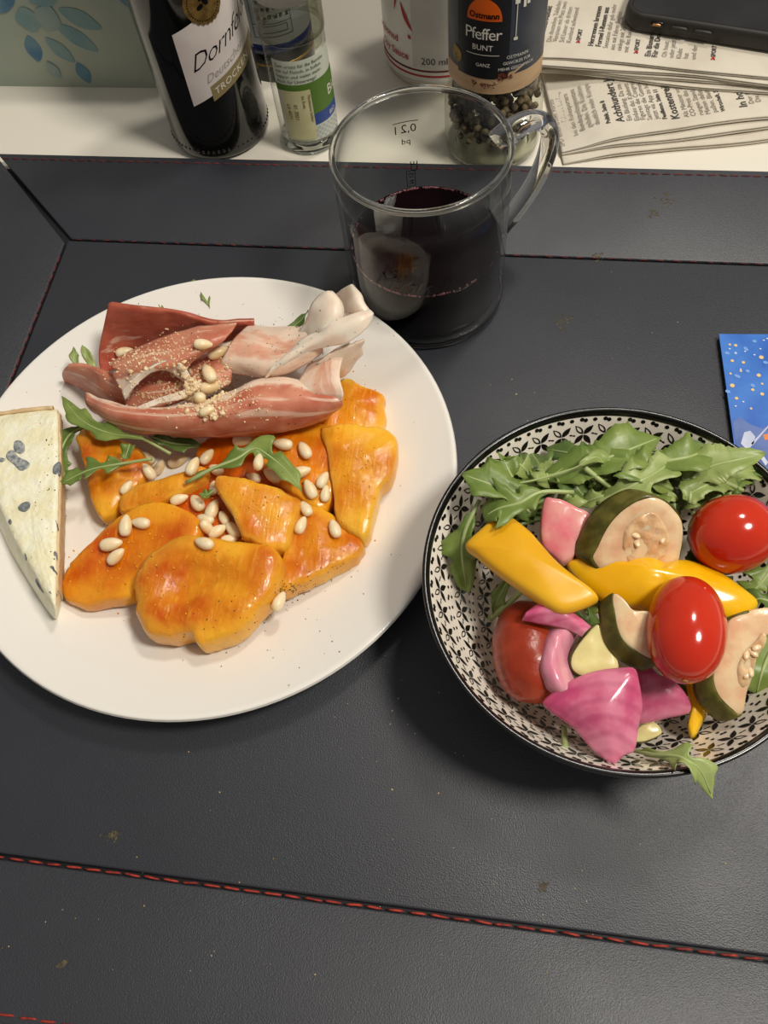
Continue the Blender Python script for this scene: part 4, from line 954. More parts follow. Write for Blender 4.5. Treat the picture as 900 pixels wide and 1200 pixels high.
put_text(ink, 'M 15', .0034, cylmap(MX, MY, .0387, math.radians(107.5), MZ + .0385, math.pi / 2), align='CENTER')
gq = cylmap(MX, MY, .0387, math.radians(106), MZ + .0385)
for a, b, c, d_ in ((-.0022, .0022, -.0048, -.0045), (-.0022, .0022, .0045, .0048), (-.0022, -.0019, -.0048, .0048), (.0019, .0022, -.0048, .0048)): patch(ink, gq, a, b, c, d_, 3)
put_text(ink, 'der', .0088, cylmap(MX, MY, .0387, math.radians(-97), MZ + .0535, .18), align='CENTER', shear=.35)
put_text(ink, 'Mühl', .0115, cylmap(MX, MY, .0387, math.radians(-104), MZ + .0420, -.1), align='CENTER', shear=.35, sp=.9)
put_text(ink, 'gen', .0100, cylmap(MX, MY, .0387, math.radians(-74), MZ + .0430, .28), align='CENTER', shear=.35, sp=.95)
setp(ink.build('printed_marks', 'ink_black', mg, False), kind='stuff')
wn = root('red_wine', (MX, MY, MZ + .0066), 'dark red wine filling the lower half of the glass mug', 'wine')
lathe('liquid', [(0, .0066), (.0345, .0066), (.0354, .0080), (.0357, .02), (.0358, .0350), (.0356, .0356), (.0348, .0353), (0, .0353)], (MX, MY, MZ), 'wine', wn, 96)
bb = MB(); rb = random.Random(3)
for i in range(230):
    a = rb.gauss(1.75, .45) if i % 2 else rb.gauss(-1.9, .8); r = rb.uniform(.0002, .0006)
    bb.ball((MX + (.0352 - r) * math.cos(a), MY + (.0352 - r) * math.sin(a), MZ + .0354 + rb.uniform(-.0001, .0004)), r, 6, 4)
setp(bb.build('bubbles', 'wine_bubble', wn), kind='stuff')

# ------------------------------------------------------------------ wine bottle
WX, WY, WR = -.1764, .4199, .0291
wb = root('wine_bottle', (WX, WY, 0), 'small dark red wine bottle with a slanted white label and gold seal', 'bottle')
lathe('glass', smooth_prof([(0, .004), (.018, .003), (.0235, .0003), (.0262, .0005), (.0282, .003), (.0290, .008), (.0291, .05), (.0291, .108), (.0280, .120), (.0235, .135), (.0165, .150), (.0130, .162), (.0125, .185), (.0138, .187), (.0138, .192), (.0118, .194), (0, .194)], 90), (WX, WY, 0), 'bottle_glass', wb, 72)
lathe('screw_cap', [(.0130, .165), (.0146, .165), (.0146, .194), (.0138, .1965), (0, .1965)], (WX, WY, 0), 'gold', wb, 40)
kn = MB()
for i in range(60):
    a = 2 * math.pi * i / 60; kn.ball((WX + .0287 * math.cos(a), WY + .0287 * math.sin(a), .0075), .0009, 6, 4, (1, 1, 1.3))
setp(kn.build('knurled_ring', 'bottle_glass', wb), kind='stuff')
def wmap(r, sl=.46):
    def g(x, y):
        a = math.radians(-90) + x / r; return V((WX + r * math.cos(a), WY + r * math.sin(a), .0375 + y + sl * x - 1.5 * x * x))
    return g
lb = MB(); patch(lb, wmap(.0293), 0, .062, 0, .0405, 30); lab = lb.build('label', 'label_white', wb)
ti = MB(); put_text(ti, 'Dornfelder', .0128, (lambda h: lambda x, y: h(x + .0045, y + .0170))(wmap(.02945)), shear=.38, sp=.90, bold=-.00012)
ti.build('lettering', 'ink_black', lab, False)
ti = MB(); put_text(ti, 'Deutscher', .0062, (lambda h: lambda x, y: h(x + .0105, y + .0075))(wmap(.02945)), shear=.3)
ti.build('small_lettering', 'grey_ink', lab, False)
bd = MB(); gb = wmap(.0294)
patch(bd, gb, .0118, .050, -.0035, .0052, 24); band = bd.build('band', 'olive_gold', lab)
ti = MB(); put_text(ti, 'TROCKEN', .0052, (lambda h: lambda x, y: h(x + .0138, y - .0008))(wmap(.0296)), sp=1.1); ti.build('band_lettering', 'white_ink', lab, False)
se = MB(); gs = cylmap(WX, WY, .0297, math.radians(-52), .0905); hh = lambda x: (.0102 ** 2 - x * x) ** .5 if abs(x) < .0102 else 0
strip(se, gs, -.0101, .0101, lambda x: -hh(x) * (1 + .04 * math.cos(2600 * x)), lambda x: hh(x) * (1 + .04 * math.cos(2600 * x)), 48)
seal = se.build('seal', 'gold', lab)
se = MB(); gs = cylmap(WX, WY, .0299, math.radians(-52), .0905)
for i in range(40):
    a = 2 * math.pi * i / 40; disc(se, gs, .0082 * math.cos(a), .0082 * math.sin(a), .0004, n=6)
for q in ((-.002, -.001, .002, .0012), (.0012, .001, .0014, .0022), (-.001, .0026, .0012, .0008)): disc(se, gs, q[0], q[1], q[2], q[3], 10, .5)
se.build('seal_emblem', 'ink_black', lab, False)

# ------------------------------------------------------------------ dark sauce bottle behind
DX, DY, DR = -.1525, .4855, .0225
db = root('sauce_bottle', (DX, DY, 0), 'dark bottle with silver printed label and gold ring, behind the wine bottle', 'bottle')
lathe('glass', smooth_prof([(0, .002), (.019, .0), (.0218, .002), (.0225, .006), (.0225, .09), (.0205, .104), (.013, .122), (.011, .135), (.011, .150), (0, .151)], 60), (DX, DY, 0), 'bottle_glass', db, 56)
lathe('cap', [(.0112, .138), (.0125, .138), (.0125, .154), (.0115, .156), (0, .156)], (DX, DY, 0), 'navy', db, 36)
def ring(name, r, z0, z1, mat, parent, c, n=64):
    return lathe(name, [(r - .0003, z0), (r, z0 + .0001), (r, z1 - .0001), (r - .0003, z1)], c, mat, parent, n)
lab = ring('label', .0228, .0245, .085, 'label_silver', db, (DX, DY, 0))
ring('blue_band', .0228, .0185, .0243, 'navy', db, (DX, DY, 0)); ring('gold_ring', .0228, .0105, .0120, 'gold', db, (DX, DY, 0))
ti = MB(); rr = random.Random(4)
g = cylmap(DX, DY, .02295, math.radians(-75), .027)
for x0, x1, y0, y1 in ((-.012, .012, .002, .0023), (-.012, .012, .010, .0103), (-.012, -.0117, .002, .045), (.0117, .012, .002, .045), (-.009, .009, .0045, .0048), (-.009, .009, .0085, .0088), (-.009, -.0087, .0045, .0088), (.0087, .009, .0045, .0088)): patch(ti, g, x0, x1, y0, y1, 8)
for row in range(6):
    for k in range(6):
        cx_, cy_ = -.0085 + k * .0034, .013 + row * .0045
        for s in range(4):
            if rr.random() < .5: patch(ti, g, cx_, cx_ + .0022, cy_ + s * .0006, cy_ + s * .0006 + .00035, 2)
            else: patch(ti, g, cx_ + s * .0006, cx_ + s * .0006 + .0004, cy_, cy_ + .0024, 1)
setp(ti.build('label_print', 'ink_black', lab, False), kind='stuff')

# ------------------------------------------------------------------ clear spice mill bottle
CX, CY, CR = -.1213, .4152, .0168
cb_ = root('clear_bottle', (CX, CY, 0), 'slim clear glass bottle with a green and blue label beside the wine bottle', 'bottle')
lathe('glass', smooth_prof([(0, .004), (.013, .0035), (.0150, .0002), (.0162, .0010), (.0168, .004), (.0168, .062), (.0163, .068), (.0150, .071), (.0150, .080)], 50), (CX, CY, 0), 'thin_glass', cb_, 56)
lathe('base', smooth_prof([(0, .0012), (.012, .0010), (.0150, .0), (.0163, .0012), (.0166, .0045), (.0150, .0072), (.010, .0064), (0, .0060)], 24), (CX, CY, 0), 'solid_glass', cb_, 56)
lathe('collar', smooth_prof([(.0152, .066), (.0172, .0665), (.0175, .070), (.0173, .084), (.0160, .086), (.0150, .086)], 24), (CX, CY, 0), 'thin_frost', cb_, 56)
lathe('grinder_cap', [(.0145, .0862), (.0160, .0862), (.0160, .106), (.0150, .109), (0, .109)], (CX, CY, 0), 'plastic_white', cb_, 48)
lb = MB(); g = cylmap(CX, CY, .0170, math.radians(-125), .0100); patch(lb, g, 0, .040, 0, .0490, 24); lab = lb.build('label', 'label_milky', cb_)
def part_patch(name, r, a, z, x0, x1, y0, y1, mat, parent):
    m = MB(); patch(m, cylmap(CX, CY, r, math.radians(a), z), x0, x1, y0, y1, 16); return m.build(name, mat, parent)
part_patch('green_field', .01712, -125, 0, 0, .040, .0415, .0455, 'label_green', lab)
part_patch('green_field', .01712, -60, 0, 0, .022, .0265, .0455, 'label_green', lab)
part_patch('blue_field', .01714, -60, 0, 0, .022, .0195, .0265, 'label_blue', lab)
st = part_patch('sticker', .0173, -116, .0115, 0, .0165, 0, .0305, 'sticker', lab)
m = MB(); g = cylmap(CX, CY, .01718, math.radians(-62), .0105)
for i in range(12):
    for j in range(5):
        if (i + j) % 2: patch(m, g, i * .0016, i * .0016 + .0014, j * .0016, j * .0016 + .0014, 1)
setp(m.build('check_field', 'check_print', lab), kind='stuff')
m = MB(); g = lambda z: cylmap(CX, CY, .01722, math.radians(-120), z)
for i, s in enumerate(('Zum ersatz für die Bereitu', 'von auf Fleisch, in Soßen,', 'Suppen und vielen mehr.', 'Auch für Unterwegs!')): put_text(m, s, .0027, g(.0552 - i * .0029))
for i, s in enumerate(('Vorschlag Weit', 'Allergenhinweise', 'Kann Spuren von')): put_text(m, s, .0023, g(.0095 + .0022 * (2 - i)))
m.build('label_lettering', 'green_ink', lab, False)
m = MB(); put_text(m, 'Bio', .0085, cylmap(CX, CY, .01725, math.radians(-24), .0325)); put_text(m, 'BIO', .0036, cylmap(CX, CY, .01725, math.radians(-26), .0212)); m.build('brand_lettering', 'white_ink', lab, False)
m = MB()
for i, s in enumerate(('Mindestens haltbar', 'bis Ende:')): put_text(m, s, .0022, cylmap(CX, CY, .01745, math.radians(-67 - i * 11), .039, -math.pi / 2))
put_text(m, '01 2021', .0030, cylmap(CX, CY, .01745, math.radians(-95), .034, -math.pi / 2)); put_text(m, 'L0 4071', .0030, cylmap(CX, CY, .01745, math.radians(-108), .034, -math.pi / 2))
m.build('sticker_lettering', 'brown_print', lab, False)
C2 = at(357, 50, 0)
c2 = root('clear_vial', C2, 'second clear glass bottle hidden behind the slim labelled one', 'bottle')
lathe('glass', smooth_prof([(0, .003), (.008, .002), (.0105, .0), (.0116, .002), (.0118, .006), (.0118, .05), (.0112, .058), (.0105, .066)], 30), C2, 'thin_glass_green', c2, 40)
lathe('cap', [(.0105, .060), (.0120, .060), (.0120, .074), (.0112, .076), (0, .076)], C2, 'plastic_white', c2, 32)

# ------------------------------------------------------------------ soy sauce flask
SX, SY, SR = -.052, .4890, .0335
sb = root('soy_sauce_flask', (SX, SY, 0), 'white and silver soy sauce flask with red lettering behind the mug', 'bottle')
lathe('body', smooth_prof([(0, .002), (.024, .001), (.029, .0), (.0318, .002), (.0332, .007), (.0335, .014), (.0335, .095), (.030, .112), (.020, .124), (.012, .130), (.012, .138), (0, .139)], 70), (SX, SY, 0), 'plastic_white', sb, 72)
lathe('cap', [(.0122, .128), (.0140, .128), (.0140, .150), (.0128, .152), (0, .152)], (SX, SY, 0), 'red_ink', sb, 40)
m = MB(); patch(m, cylmap(SX, SY, .0338, math.radians(-112), .012), 0, .070, .0035, .083, 40); panel = m.build('silver_panel', 'foil_grey', sb)
for z0, z1, mat in ((.0130, .0140, 'dark_red_ink'), (.0096, .0108, 'red_ink'), (.0064, .0076, 'red_ink'), (.0036, .0046, 'red_ink')):
    r_ = .0336 if z0 > .012 else (.0335 if z0 > .009 else (.0331 if z0 > .006 else .0323))
    ring('stripe', r_ + .0003, z0, z1, mat, sb, (SX, SY, 0), 72)
m = MB(); put_text(m, 'seasoned', .0060, cylmap(SX, SY, .0341, math.radians(-166), .0275), bold=.0001); put_text(m, 'Soy Sauce', .0060, cylmap(SX, SY, .0341, math.radians(-157), .0190), bold=.0001)
def stroke(pts, w):
    g = cylmap(SX, SY, .0341, math.radians(-133), .040); P = [V((a, b, 0)) for a, b in pts]
    q = [cr(P, i / 14) for i in range(15)]; L_ = []; R_ = []
    for i, p in enumerate(q):
        t = (q[min(i + 1, 14)] - q[max(i - 1, 0)]).normalized(); nrm = V((-t.y, t.x, 0)) * w * math.sin(math.pi * (i + .7) / 15.4); L_.append(p + nrm); R_.append(p - nrm)
    m.add([g(p.x, p.y) for p in L_ + R_], [(i, i + 1, 15 + i + 1, 15 + i) for i in range(14)])
for pts, wd in (([(0, .022), (.003, .024), (.008, .027)], .0011), ([(.004, .034), (.004, .02), (.001, .006)], .0011), ([(-.001, .014), (.004, .016), (.009, .016)], .0009), ([(.006, .012), (.009, .004), (.013, -.003)], .0012), ([(.001, .03), (.006, .031)], .0008), ([(.010, -.006), (.012, -.008)], .0009)): stroke(pts, wd)
m.build('red_lettering', 'red_ink', sb, False)
m = MB(); put_text(m, '200 ml e', .0058, cylmap(SX, SY, .0341, math.radians(-103), .0180)); m.build('volume_lettering', 'ink_black', sb, False)

# ------------------------------------------------------------------ peppercorn jar
JX, JY = -.0152, .4127
pj_ = root('pepper_jar', (JX, JY, 0), 'glass spice jar with black and orange pepper label, behind the mug handle', 'jar')
lathe('glass', smooth_prof([(0, .004), (.018, .003), (.0215, .0003), (.0245, .0012), (.0262, .005), (.0266, .012), (.0266, .028), (.0258, .035), (.0236, .0405), (.0232, .044), (.0240, .048), (.0242, .055), (.0242, .10), (.0225, .106), (.020, .109)], 70), (JX, JY, 0), 'thin_glass_green', pj_, 72)
lathe('base', smooth_prof([(0, .0016), (.018, .0012), (.0215, .0), (.0245, .0010), (.0255, .0040), (.0235, .0068), (.016, .0058), (0, .0056)], 24), (JX, JY, 0), 'solid_glass', pj_, 72)
lathe('grinder', [(.0205, .105), (.0240, .106), (.0245, .112), (.0240, .138), (.022, .142), (0, .142)], (JX, JY, 0), 'label_black', pj_, 56)
def jm(a, z, r=.0245): return cylmap(JX, JY, r, math.radians(a), z)
m = MB(); patch(m, jm(-165, .0490), 0, .066, 0, .0505, 40); lab = m.build('label', 'label_slate', pj_)
def jp(name, a, z, x0, x1, y0, y1, mat, r): q = MB(); patch(q, jm(a, z, r), x0, x1, y0, y1, 24); return q.build(name, mat, lab)
jp('wood_picture', -165, 0, 0, .066, .0491, .0590, 'wood_print', .02465)
jp('black_panel', -136, 0, 0, .0275, .0575, .0985, 'label_black', .02475)
q = MB(); g = jm(-102, .0905, .0249); strip(q, g, -.0086, .0086, lambda x: -.0034, lambda x: -.0028 + .0100 * max(0, 1 - (x / .0087) ** 2) ** .5, 30); q.build('orange_badge', 'orange_ink', lab)
q = MB(); put_text(q, 'Ostmann', .0040, jm(-102, .0885, .0251), align='CENTER', bold=.0001); q.build('badge_lettering', 'ink_black', lab, False)
q = MB(); put_text(q, 'Pfeffer', .0082, jm(-103, .0780, .0250), align='CENTER', sp=.9); put_text(q, 'BUNT', .0040, jm(-103, .0725, .0250), align='CENTER'); put_text(q, 'GANZ', .0026, jm(-102, .0640, .0250), align='CENTER')
patch(q, jm(-103, .0700, .0250), -.0085, .0085, 0, .0003, 8)
put_text(q, 'OSTMANN', .0024, jm(-62, .0680, .0250), align='CENTER'); put_text(q, 'GEWÜRZE FÜR', .0022, jm(-62, .0650, .0250), align='CENTER'); put_text(q, 'MEHR GESCHMACK', .0022, jm(-62, .0620, .0250), align='CENTER')
for x0, x1, y0, y1 in ((-.0002, .0002, .078, .096), (-.001, .001, .077, .0785), (-.0012, .0012, .0945, .0965), (.003, .0045, .092, .099), (.005, .0065, .093, .099)): patch(q, jm(-66, 0, .0250), x0, x1, y0, y1, 2)
q.build('white_lettering', 'white_ink', lab, False)
q = MB(); disc(q, jm(-138, .0660, .0250), 0, 0, .0036, .0042, 20); sl = q.build('round_seal', 'gold', lab)
rr = random.Random(8)
q = MB(); g = jm(-88, .0560, .0250)
poly(q, g, [(.001, -.001), (.009, .002), (.0098, .0052), (.0012, .0022), (0, .0006)]); poly(q, g, [(.0092, .003), (.0150, .0062), (.0146, .0072), (.0094, .0046)]); q.build('scoop_picture', 'wood_print', lab)
q = MB(); g2 = jm(-88, .0560, .0251)
for i in range(46): disc(q, g2, rr.uniform(.0015, .0090), rr.uniform(-.0002, .0035) + .0012, .0004, n=6)
for i in range(34): disc(q, g2, rr.uniform(-.0115, .0), rr.gauss(-.0016, .0006), .00042, n=6)
setp(q.build('peppercorn_picture', 'brown_print', lab, False), kind='stuff')
q = MB()
for i in range(420):
    for _ in range(40):
        a = rr.uniform(0, 6.283); z = rr.uniform(.016, .046); lim = .0236 if z < .034 else .0212
        r = lim * rr.uniform(.0, 1) ** .35
        break
    q.ball((JX + r * math.cos(a), JY + r * math.sin(a), z), rr.uniform(.0018, .0024), 7, 5)
setp(q.build('peppercorns', 'pepper_bean', pj_), 'mixed green, brown and black peppercorns', None, None, 'stuff')

# ------------------------------------------------------------------ newspapers
def newspaper(O, ang, z0, th, ulen, vlen, label, taper, fronts):
    O = V((O[0], O[1], 0)); eu = V((math.cos(ang), math.sin(ang), 0)); ev = V((-math.sin(ang), math.cos(ang), 0))
    rt = root('newspaper', O + eu * ulen / 2 + ev * vlen / 2 + V((0, 0, z0)), label, 'newspaper')
    def hz(u): return taper + (1 - taper) * (1 - math.exp(-(u / .018) ** 2))
    n = len(fronts); us = [0, .012, .03, .06, .1, .16, ulen]
    for k in range(n):
        lo, hi = th * (k + .08) / n, th * (k + .92) / n; f0 = fronts[k]
        rows = []
        for v, h in ((vlen, lo), (.05, lo), (f0 + .004, lo), (f0, (lo + hi) / 2), (f0 + .004, hi), (.05, hi), (vlen, hi)):
            rows.append([O + eu * u + ev * (v + .0012 * math.sin(u * 40 + k * 2)) + V((0, 0, z0 + h * hz(u) + .0003 * math.sin(u * 55 + k))) for u in us])
        sheet('page', rows, 60, 40, .00022, 'newsprint', rt, .0002, 60, k)
    zt = lambda u: z0 + th * (n - .08) / n * hz(u) + .0003 * math.sin(u * 55 + n - 1) + .0006
    def line(mb, px, py, s, size, **kk):
        p = at(px, py, z0 + th) - O; u0, v0 = p.dot(eu), p.dot(ev)
        put_text(mb, s, size, lambda x, y: O + eu * (u0 - y) + ev * (v0 + x) + V((0, 0, zt(u0 - y))), **kk)
    return rt, line
N1, l1 = newspaper((.0252, .3965), math.radians(11.4), .0004, .0105, .30, .17, 'folded newspaper lying flat under the other one, next to the pepper jar', .3, (0, .0045, .0070))
N2, l2 = newspaper((-.004, .4605), math.radians(-7.4), .0113, .0095, .30, .20, 'upper newspaper with a creased edge carrying the black phone', .85, (0, .0016, .0006, .0030))
a1, b1 = MB(), MB()
for px, py, s in ((664, 160, 'SPD einen ersten Vorsto'), (671, 153, 'SPD von Fahrern bei Reg'), (679, 150, 'bei den Rohexportern'), (687, 146, 'Bundespolizeigesetzes'), (695, 144, 'geladen. Die Koalition'), (704, 143, 'deutlich mehr Kompe'),
                  (741, 141, 'Ein Blutlang. Da ste'), (750, 141, 'Einbau das Kabinett'), (757, 140, 'Figuren die Congreg'), (765, 140, 'Samtags die Gemein'), (773, 139, 'jetzt via App zu hör'),
                  (808, 137, 'Als Minister von'), (816, 136, 'CO-Preis das Tem'), (825, 135, 'rungen Stand der'), (833, 134, 'Mieten dafür zah'), (841, 132, 'paßen. Bleibt Sa'), (884, 122, 'Der Ringel'), (892, 120, 'Die Gemei')):
    l1(a1, px, py, s, .0040)
for px, py, s, z in ((716, 143, 'Politik, Seite 8', .0033), (732, 142, 'Achthundert Jahre', .0064), (782, 139, 'Feuilleton, Seite 11', .0033), (797, 139, 'Kostentreiber Kl', .0064), (850, 131, 'Wirtschaft, Seite', .0033), (876, 126, 'In hohen Fa', .0064)): l1(b1, px, py, s, z, bold=.00008)
setp(a1.build('newsprint_text', 'news_ink', N1, False), kind='stuff'); setp(b1.build('headline_text', 'news_ink_bold', N1, False), kind='stuff')
a2, b2, r2 = MB(), MB(), MB()
for px, py, s in ((646, 48, 'Die deutschen Talabden Die'), (653, 48, 'Vereinen mit Platz zwei'), (661, 49, 'Sid Lamer als dritten'), (669, 50, 'Kumland aufweisend'), (712, 57, 'Sensation dafür geb mehr'), (720, 59, 'aus mit Fahrer Region'), (728, 60, 'einlegt mit 26 Jahr'), (736, 62, 'mit des Rennens'),
                  (781, 68, 'Oh heut'), (789, 69, 'oder jetzt'), (798, 70, 'Klubs'), (806, 70, 'hat'), (815, 71, 'und der')): l2(a2, px, py, s, .0040)
for px, py, s in ((636, 48, 'zum Saison-Auftakt'), (695, 54, 'Herzrennen brennen'), (704, 55, 'Formel I-Rennen aus'), (762, 67, 'Ein Bismarck'), (770, 68, 'Für die Deut'), (680, 47, 'SPORT'), (748, 60, 'SPORT'), (838, 68, 'SPORT')): l2(b2, px, py, s, .0044 if s != 'SPORT' else .0034, bold=.00008)
for px, py in ((680, 50), (748, 63), (838, 71)): l2(r2, px, py, '>', .0036, bold=.0003)
setp(a2.build('newsprint_text', 'news_ink', N2, False), kind='stuff'); setp(b2.build('headline_text', 'news_ink_bold', N2, False), kind='stuff'); r2.build('red_marks', 'red_ink', N2, False)

# ------------------------------------------------------------------ phone
FZ = .0213; fa = math.radians(-14.0); F0 = at(727, 28, FZ + .004); eu = V((math.cos(fa), math.sin(fa), 0)); ev = V((-math.sin(fa), math.cos(fa), 0))
FL, FWD, FT = .149, .075, .0108
ph = root('smartphone', F0 + eu * FL / 2 + ev * FWD / 2 + V((0, 0, FZ - F0.z)), 'smartphone in a matte black case lying on the upper newspaper', 'phone')
FB = V((F0.x, F0.y, FZ))
def rrect(x0, x1, y0, y1, r, n=8):
    o = []
    for cx_, cy_, a0 in ((x1 - r, y1 - r, 0), (x0 + r, y1 - r, 90), (x0 + r, y0 + r, 180), (x1 - r, y0 + r, 270)):
        for i in range(n + 1): a = math.radians(a0 + 90 * i / n); o.append((cx_ + r * math.cos(a), cy_ + r * math.sin(a)))
    return o
def slabloop(levels, mat, name, parent, smooth=True):
    v = []; f = []; n = None
    for ins, z in levels:
        o = rrect(ins, FL - ins, ins, FWD - ins, max(.0115 - ins, .001)); n = len(o); v += [FB + eu * a + ev * b + V((0, 0, z)) for a, b in o]
    for j in range(len(levels) - 1):
        for i in range(n): k = (i + 1) % n; f.append((j * n + i, j * n + k, (j + 1) * n + k, (j + 1) * n + i))
    f.append(tuple(range(n - 1, -1, -1))); f.append(tuple((len(levels) - 1) * n + i for i in range(n)))
    return mk(name, v, f, mat, parent, smooth)
slabloop([(.0028, 0), (.0012, .0006), (.0003, .002), (0, .0045), (0, .0070), (.0004, .0092), (.0012, .0105), (.0022, .0108), (.0030, .0104), (.0033, .0098)], 'case_black', 'case', ph)
slabloop([(.0033, .0090), (.0033, .0100), (.0037, .0103)], 'screen', 'screen', ph, False)
def button(u0, u1, z0, z1, mat, name, out=.0007):
    m = MB(); c = FB + eu * (u0 + u1) / 2 + V((0, 0, (z0 + z1) / 2)); R = Matrix.Rotation(fa, 3, 'Z')
    pts = [FB + eu * (u0 + (u1 - u0) * t) - ev * (out * .3) + V((0, 0, (z0 + z1) / 2)) for t in (0, .12, .5, .88, 1)]
    m.tube(pts, [(out, (z1 - z0) * .3), (out, (z1 - z0) / 2), (out, (z1 - z0) / 2), (out, (z1 - z0) / 2), (out, (z1 - z0) * .3)], 10); return m.build(name, mat, ph)
button(.0165, .0240, .0050, .0086, 'ink_black', 'switch_opening'); button(.0180, .0225, .0062, .0078, 'copper', 'mute_switch', .0011)
button(.0280, .0375, .0046, .0078, 'case_black', 'volume_button', .0011); button(.0405, .0510, .0046, .0078, 'case_black', 'volume_button', .0011)

# ------------------------------------------------------------------ blue booklet
ca = math.radians(3.0); K0 = V((.1006, .2750, TZ + .0001)); eu2 = V((math.cos(ca), math.sin(ca), 0)); ev2 = V((math.sin(ca), -math.cos(ca), 0))
bk = root('picture_booklet', K0 + eu2 * .05 + ev2 * .05, 'bright blue booklet cover with a starry night village, half beside the bowl', 'booklet')
def kb(x, y, z=.0): return K0 + eu2 * x + ev2 * y + V((0, 0, z))
mk('cover', [kb(0, 0, .0022), kb(.105, 0, .0022), kb(.105, .098, .0022), kb(0, .098, .0022), kb(0, 0, .0031), kb(.105, 0, .0031), kb(.105, .098, .0031), kb(0, .098, .0031)], [(3, 2, 1, 0), (4, 5, 6, 7), (0, 1, 5, 4), (1, 2, 6, 5), (2, 3, 7, 6), (3, 0, 4, 7)], 'card_blue', bk, False)
mk('pages', [kb(.0006, .0006), kb(.1045, .0006), kb(.1045, .0975), kb(.0006, .0975), kb(.0006, .0006, .0022), kb(.1045, .0006, .0022), kb(.1045, .0975, .0022), kb(.0006, .0975, .0022)], [(3, 2, 1, 0), (4, 5, 6, 7), (0, 1, 5, 4), (1, 2, 6, 5), (2, 3, 7, 6), (3, 0, 4, 7)], 'card_edge', bk, False)
def kpx(px, py): p = at(px, py, K0.z + .0031) - K0; return p.dot(eu2), p.dot(ev2)
m = MB(); poly(m, lambda x, y: kb(x, y, .00322), [(.0006, .0975), (.0006, .050), (.004, .047), (.008, .051), (.013, .053), (.018, .049), (.025, .047), (.035, .052), (.045, .048), (.06, .053), (.08, .047), (.1045, .052), (.1045, .0975)][::-1]); m.build('night_hills', 'card_night', bk, False)
G3 = lambda x, y: kb(x, y, .00330)
rr = random.Random(2)
stars = MB(); small = MB(); mist = MB()
for px, py, r in ((858, 423, .0008), (871, 425, .0008), (892, 419, .0011), (889, 440, .0010), (868, 435, .0006), (858, 452, .0011), (882, 457, .0008), (893, 462, .0009), (863, 467, .0008), (855, 404, .0006), (862, 405, .0008), (893, 450, .0006), (880, 479, .0006), (856, 438, .0006)):
    disc(stars, G3, *kpx(px, py), r, r, 7, rr.random())
for px, py in ((873, 412), (891, 409), (855, 409), (862, 414), (884, 416), (868, 433), (871, 471), (862, 476), (899, 397), (895, 399)): disc(small, G3, *kpx(px, py), .0005, .0004, 6)
for px, py in ((874, 409), (864, 441), (852, 414), (862, 414), (897, 425), (882, 452), (853, 459), (876, 435), (884, 400)): disc(mist, lambda x, y: kb(x, y, .00326), *kpx(px, py), rr.uniform(.0008, .0016), .0009, 9, rr.random())
for i in range(60):
    x, y = rr.uniform(.022, .104), rr.uniform(.002, .045); disc((stars, small, mist)[i % 3], G3, x, y, rr.uniform(.0004, .001), None, 7)
for n_, b, mm in (('stars', stars, 'star_gold'), ('small_stars', small, 'star_white'), ('mist', mist, 'star_mist')): setp(b.build(n_, mm, bk, False), kind='stuff')
m = MB(); poly(m, G3, [kpx(*p) for p in ((868, 520), (872, 507), (879, 505), (885, 512), (883, 520), (876, 528))]); poly(m, G3, [kpx(*p) for p in ((880, 520), (900, 499), (900, 501), (882, 522))]); poly(m, G3, [kpx(*p) for p in ((889, 534), (893, 532), (900, 542), (897, 546))]); m.build('snow_picture', 'snow_print', bk, False)
m = MB(); poly(m, G3, [kpx(*p) for p in ((894, 510), (902, 508), (903, 515), (896, 516))]); m.build('lit_window_picture', 'window_print', bk, False)

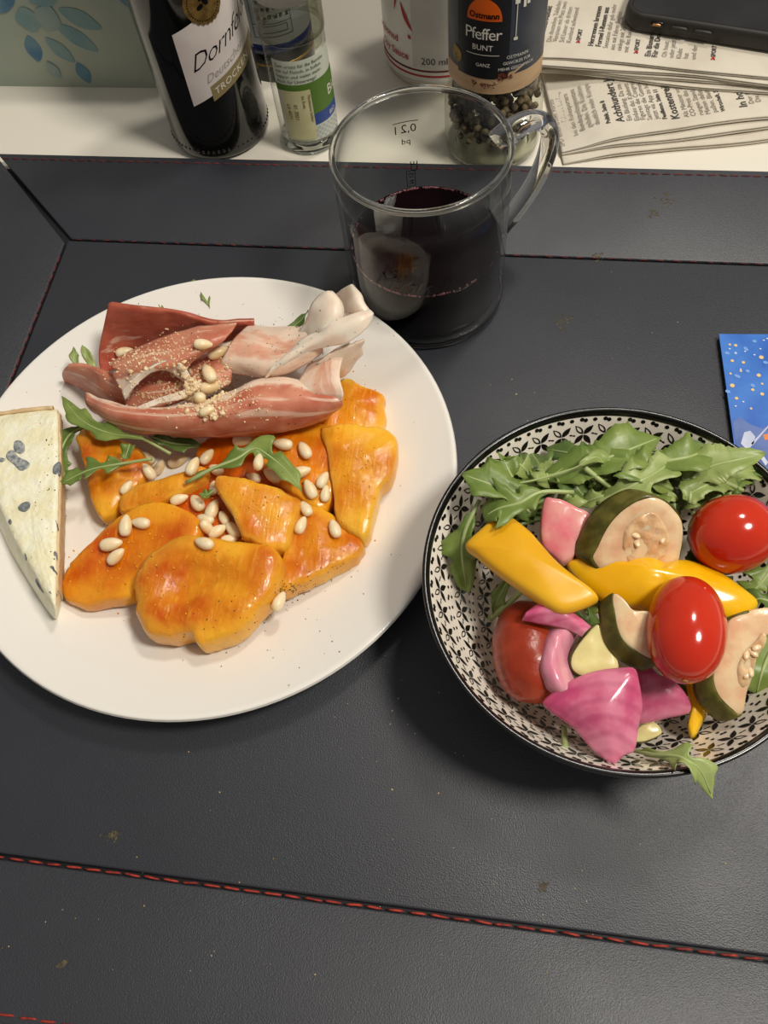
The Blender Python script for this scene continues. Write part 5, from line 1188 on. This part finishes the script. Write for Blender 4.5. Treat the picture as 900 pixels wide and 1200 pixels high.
# ------------------------------------------------------------------ leaf printed box
gx = root('gift_box', (-.3125, .4965, 0), 'pale green box printed with blue watercolour leaves, behind the wine bottle', 'box')
MB().box((-.3125, .4965, .034), (.215, .080, .068)).build('carton', 'box_paper', gx, False)
MB().box((-.3125, .4965, .0685), (.217, .082, .001)).build('lid', 'box_paper', gx, False)
LK = [0]
def lf(pts, mat):
    LK[0] += 1; yy = .4564 - .00005 * LK[0]
    gp = lambda x, z: V((x, yy, z))
    P = [V((a, b, 0)) for a, b in pts]; q = [crc(P, i / 28) for i in range(28)]; m = MB(); poly(m, gp, [(p.x, p.y) for p in q]); m.build('leaf_print', mat, gx, False)
def lfx(cx, cz, L_, W_, ang, mat):
    a = math.radians(ang); c, s = math.cos(a), math.sin(a)
    lf([(cx + x * c - y * s, cz + x * s + y * c) for x, y in ((-L_, 0), (-L_ * .5, W_ * .75), (0, W_), (L_ * .5, W_ * .75), (L_, 0), (L_ * .5, -W_ * .75), (0, -W_), (-L_ * .5, -W_ * .75))], mat)
lfx(-.2970, .0257, .0088, .0052, 85, 'leaf_blue'); lfx(-.2712, .0100, .0072, .0045, 100, 'leaf_blue')
lfx(-.2660, .0330, .0135, .0052, 140, 'leaf_teal'); lfx(-.2590, .0445, .0125, .0055, 152, 'leaf_teal'); lfx(-.2800, .0250, .0100, .0045, 128, 'leaf_teal')
lfx(-.2915, .0440, .0080, .0075, 0, 'leaf_teal'); lfx(-.2790, .0450, .0085, .0075, 60, 'leaf_mist'); lfx(-.3060, .0540, .0120, .0060, 10, 'leaf_blue')
lfx(-.2750, .0585, .0110, .0065, 20, 'leaf_teal'); lfx(-.2230, .0560, .0110, .0060, 150, 'leaf_blue'); lfx(-.2900, .0120, .0060, .0035, 110, 'leaf_mist'); 
lfx(-.3550, .0400, .0110, .0060, 120, 'leaf_teal'); 

# ------------------------------------------------------------------ crumbs and stains on the tray
BVH[:] = BVH[:6]
sprinkle('bread_crumbs', 90, mix(around(430, 800, 60, 60), around(400, 900, 120, 60), around(700, 420, 90, 60), around(150, 1080, 130, 50), around(650, 1050, 150, 60)), .00012, .00038, 'crumb', 'tiny pale crumbs strewn over the dark leather tray', 'crumbs', 11)
def stain(px, py, r, seed):
    rr_ = random.Random(seed); mb = MB()
    for i in range(26):
        x, y = px + rr_.gauss(0, r), py + rr_.gauss(0, r * .8); p, n = drop(x, y); q = rr_.uniform(.0002, .0007)
        mb.ball(p + n * .00002, q, 7, 4, (1.4, .8, .12), Matrix.Rotation(rr_.uniform(0, 6), 3, 'Z'))
    setp(mb.build('dried_stain', 'stain', tr), kind='stuff')
for i, (px, py, r) in enumerate(((659, 378, 5), (780, 233, 5), (132, 980, 4), (700, 302, 3), (72, 1130, 2.5), (636, 1038, 3), (766, 250, 3))): stain(px, py, r, i)
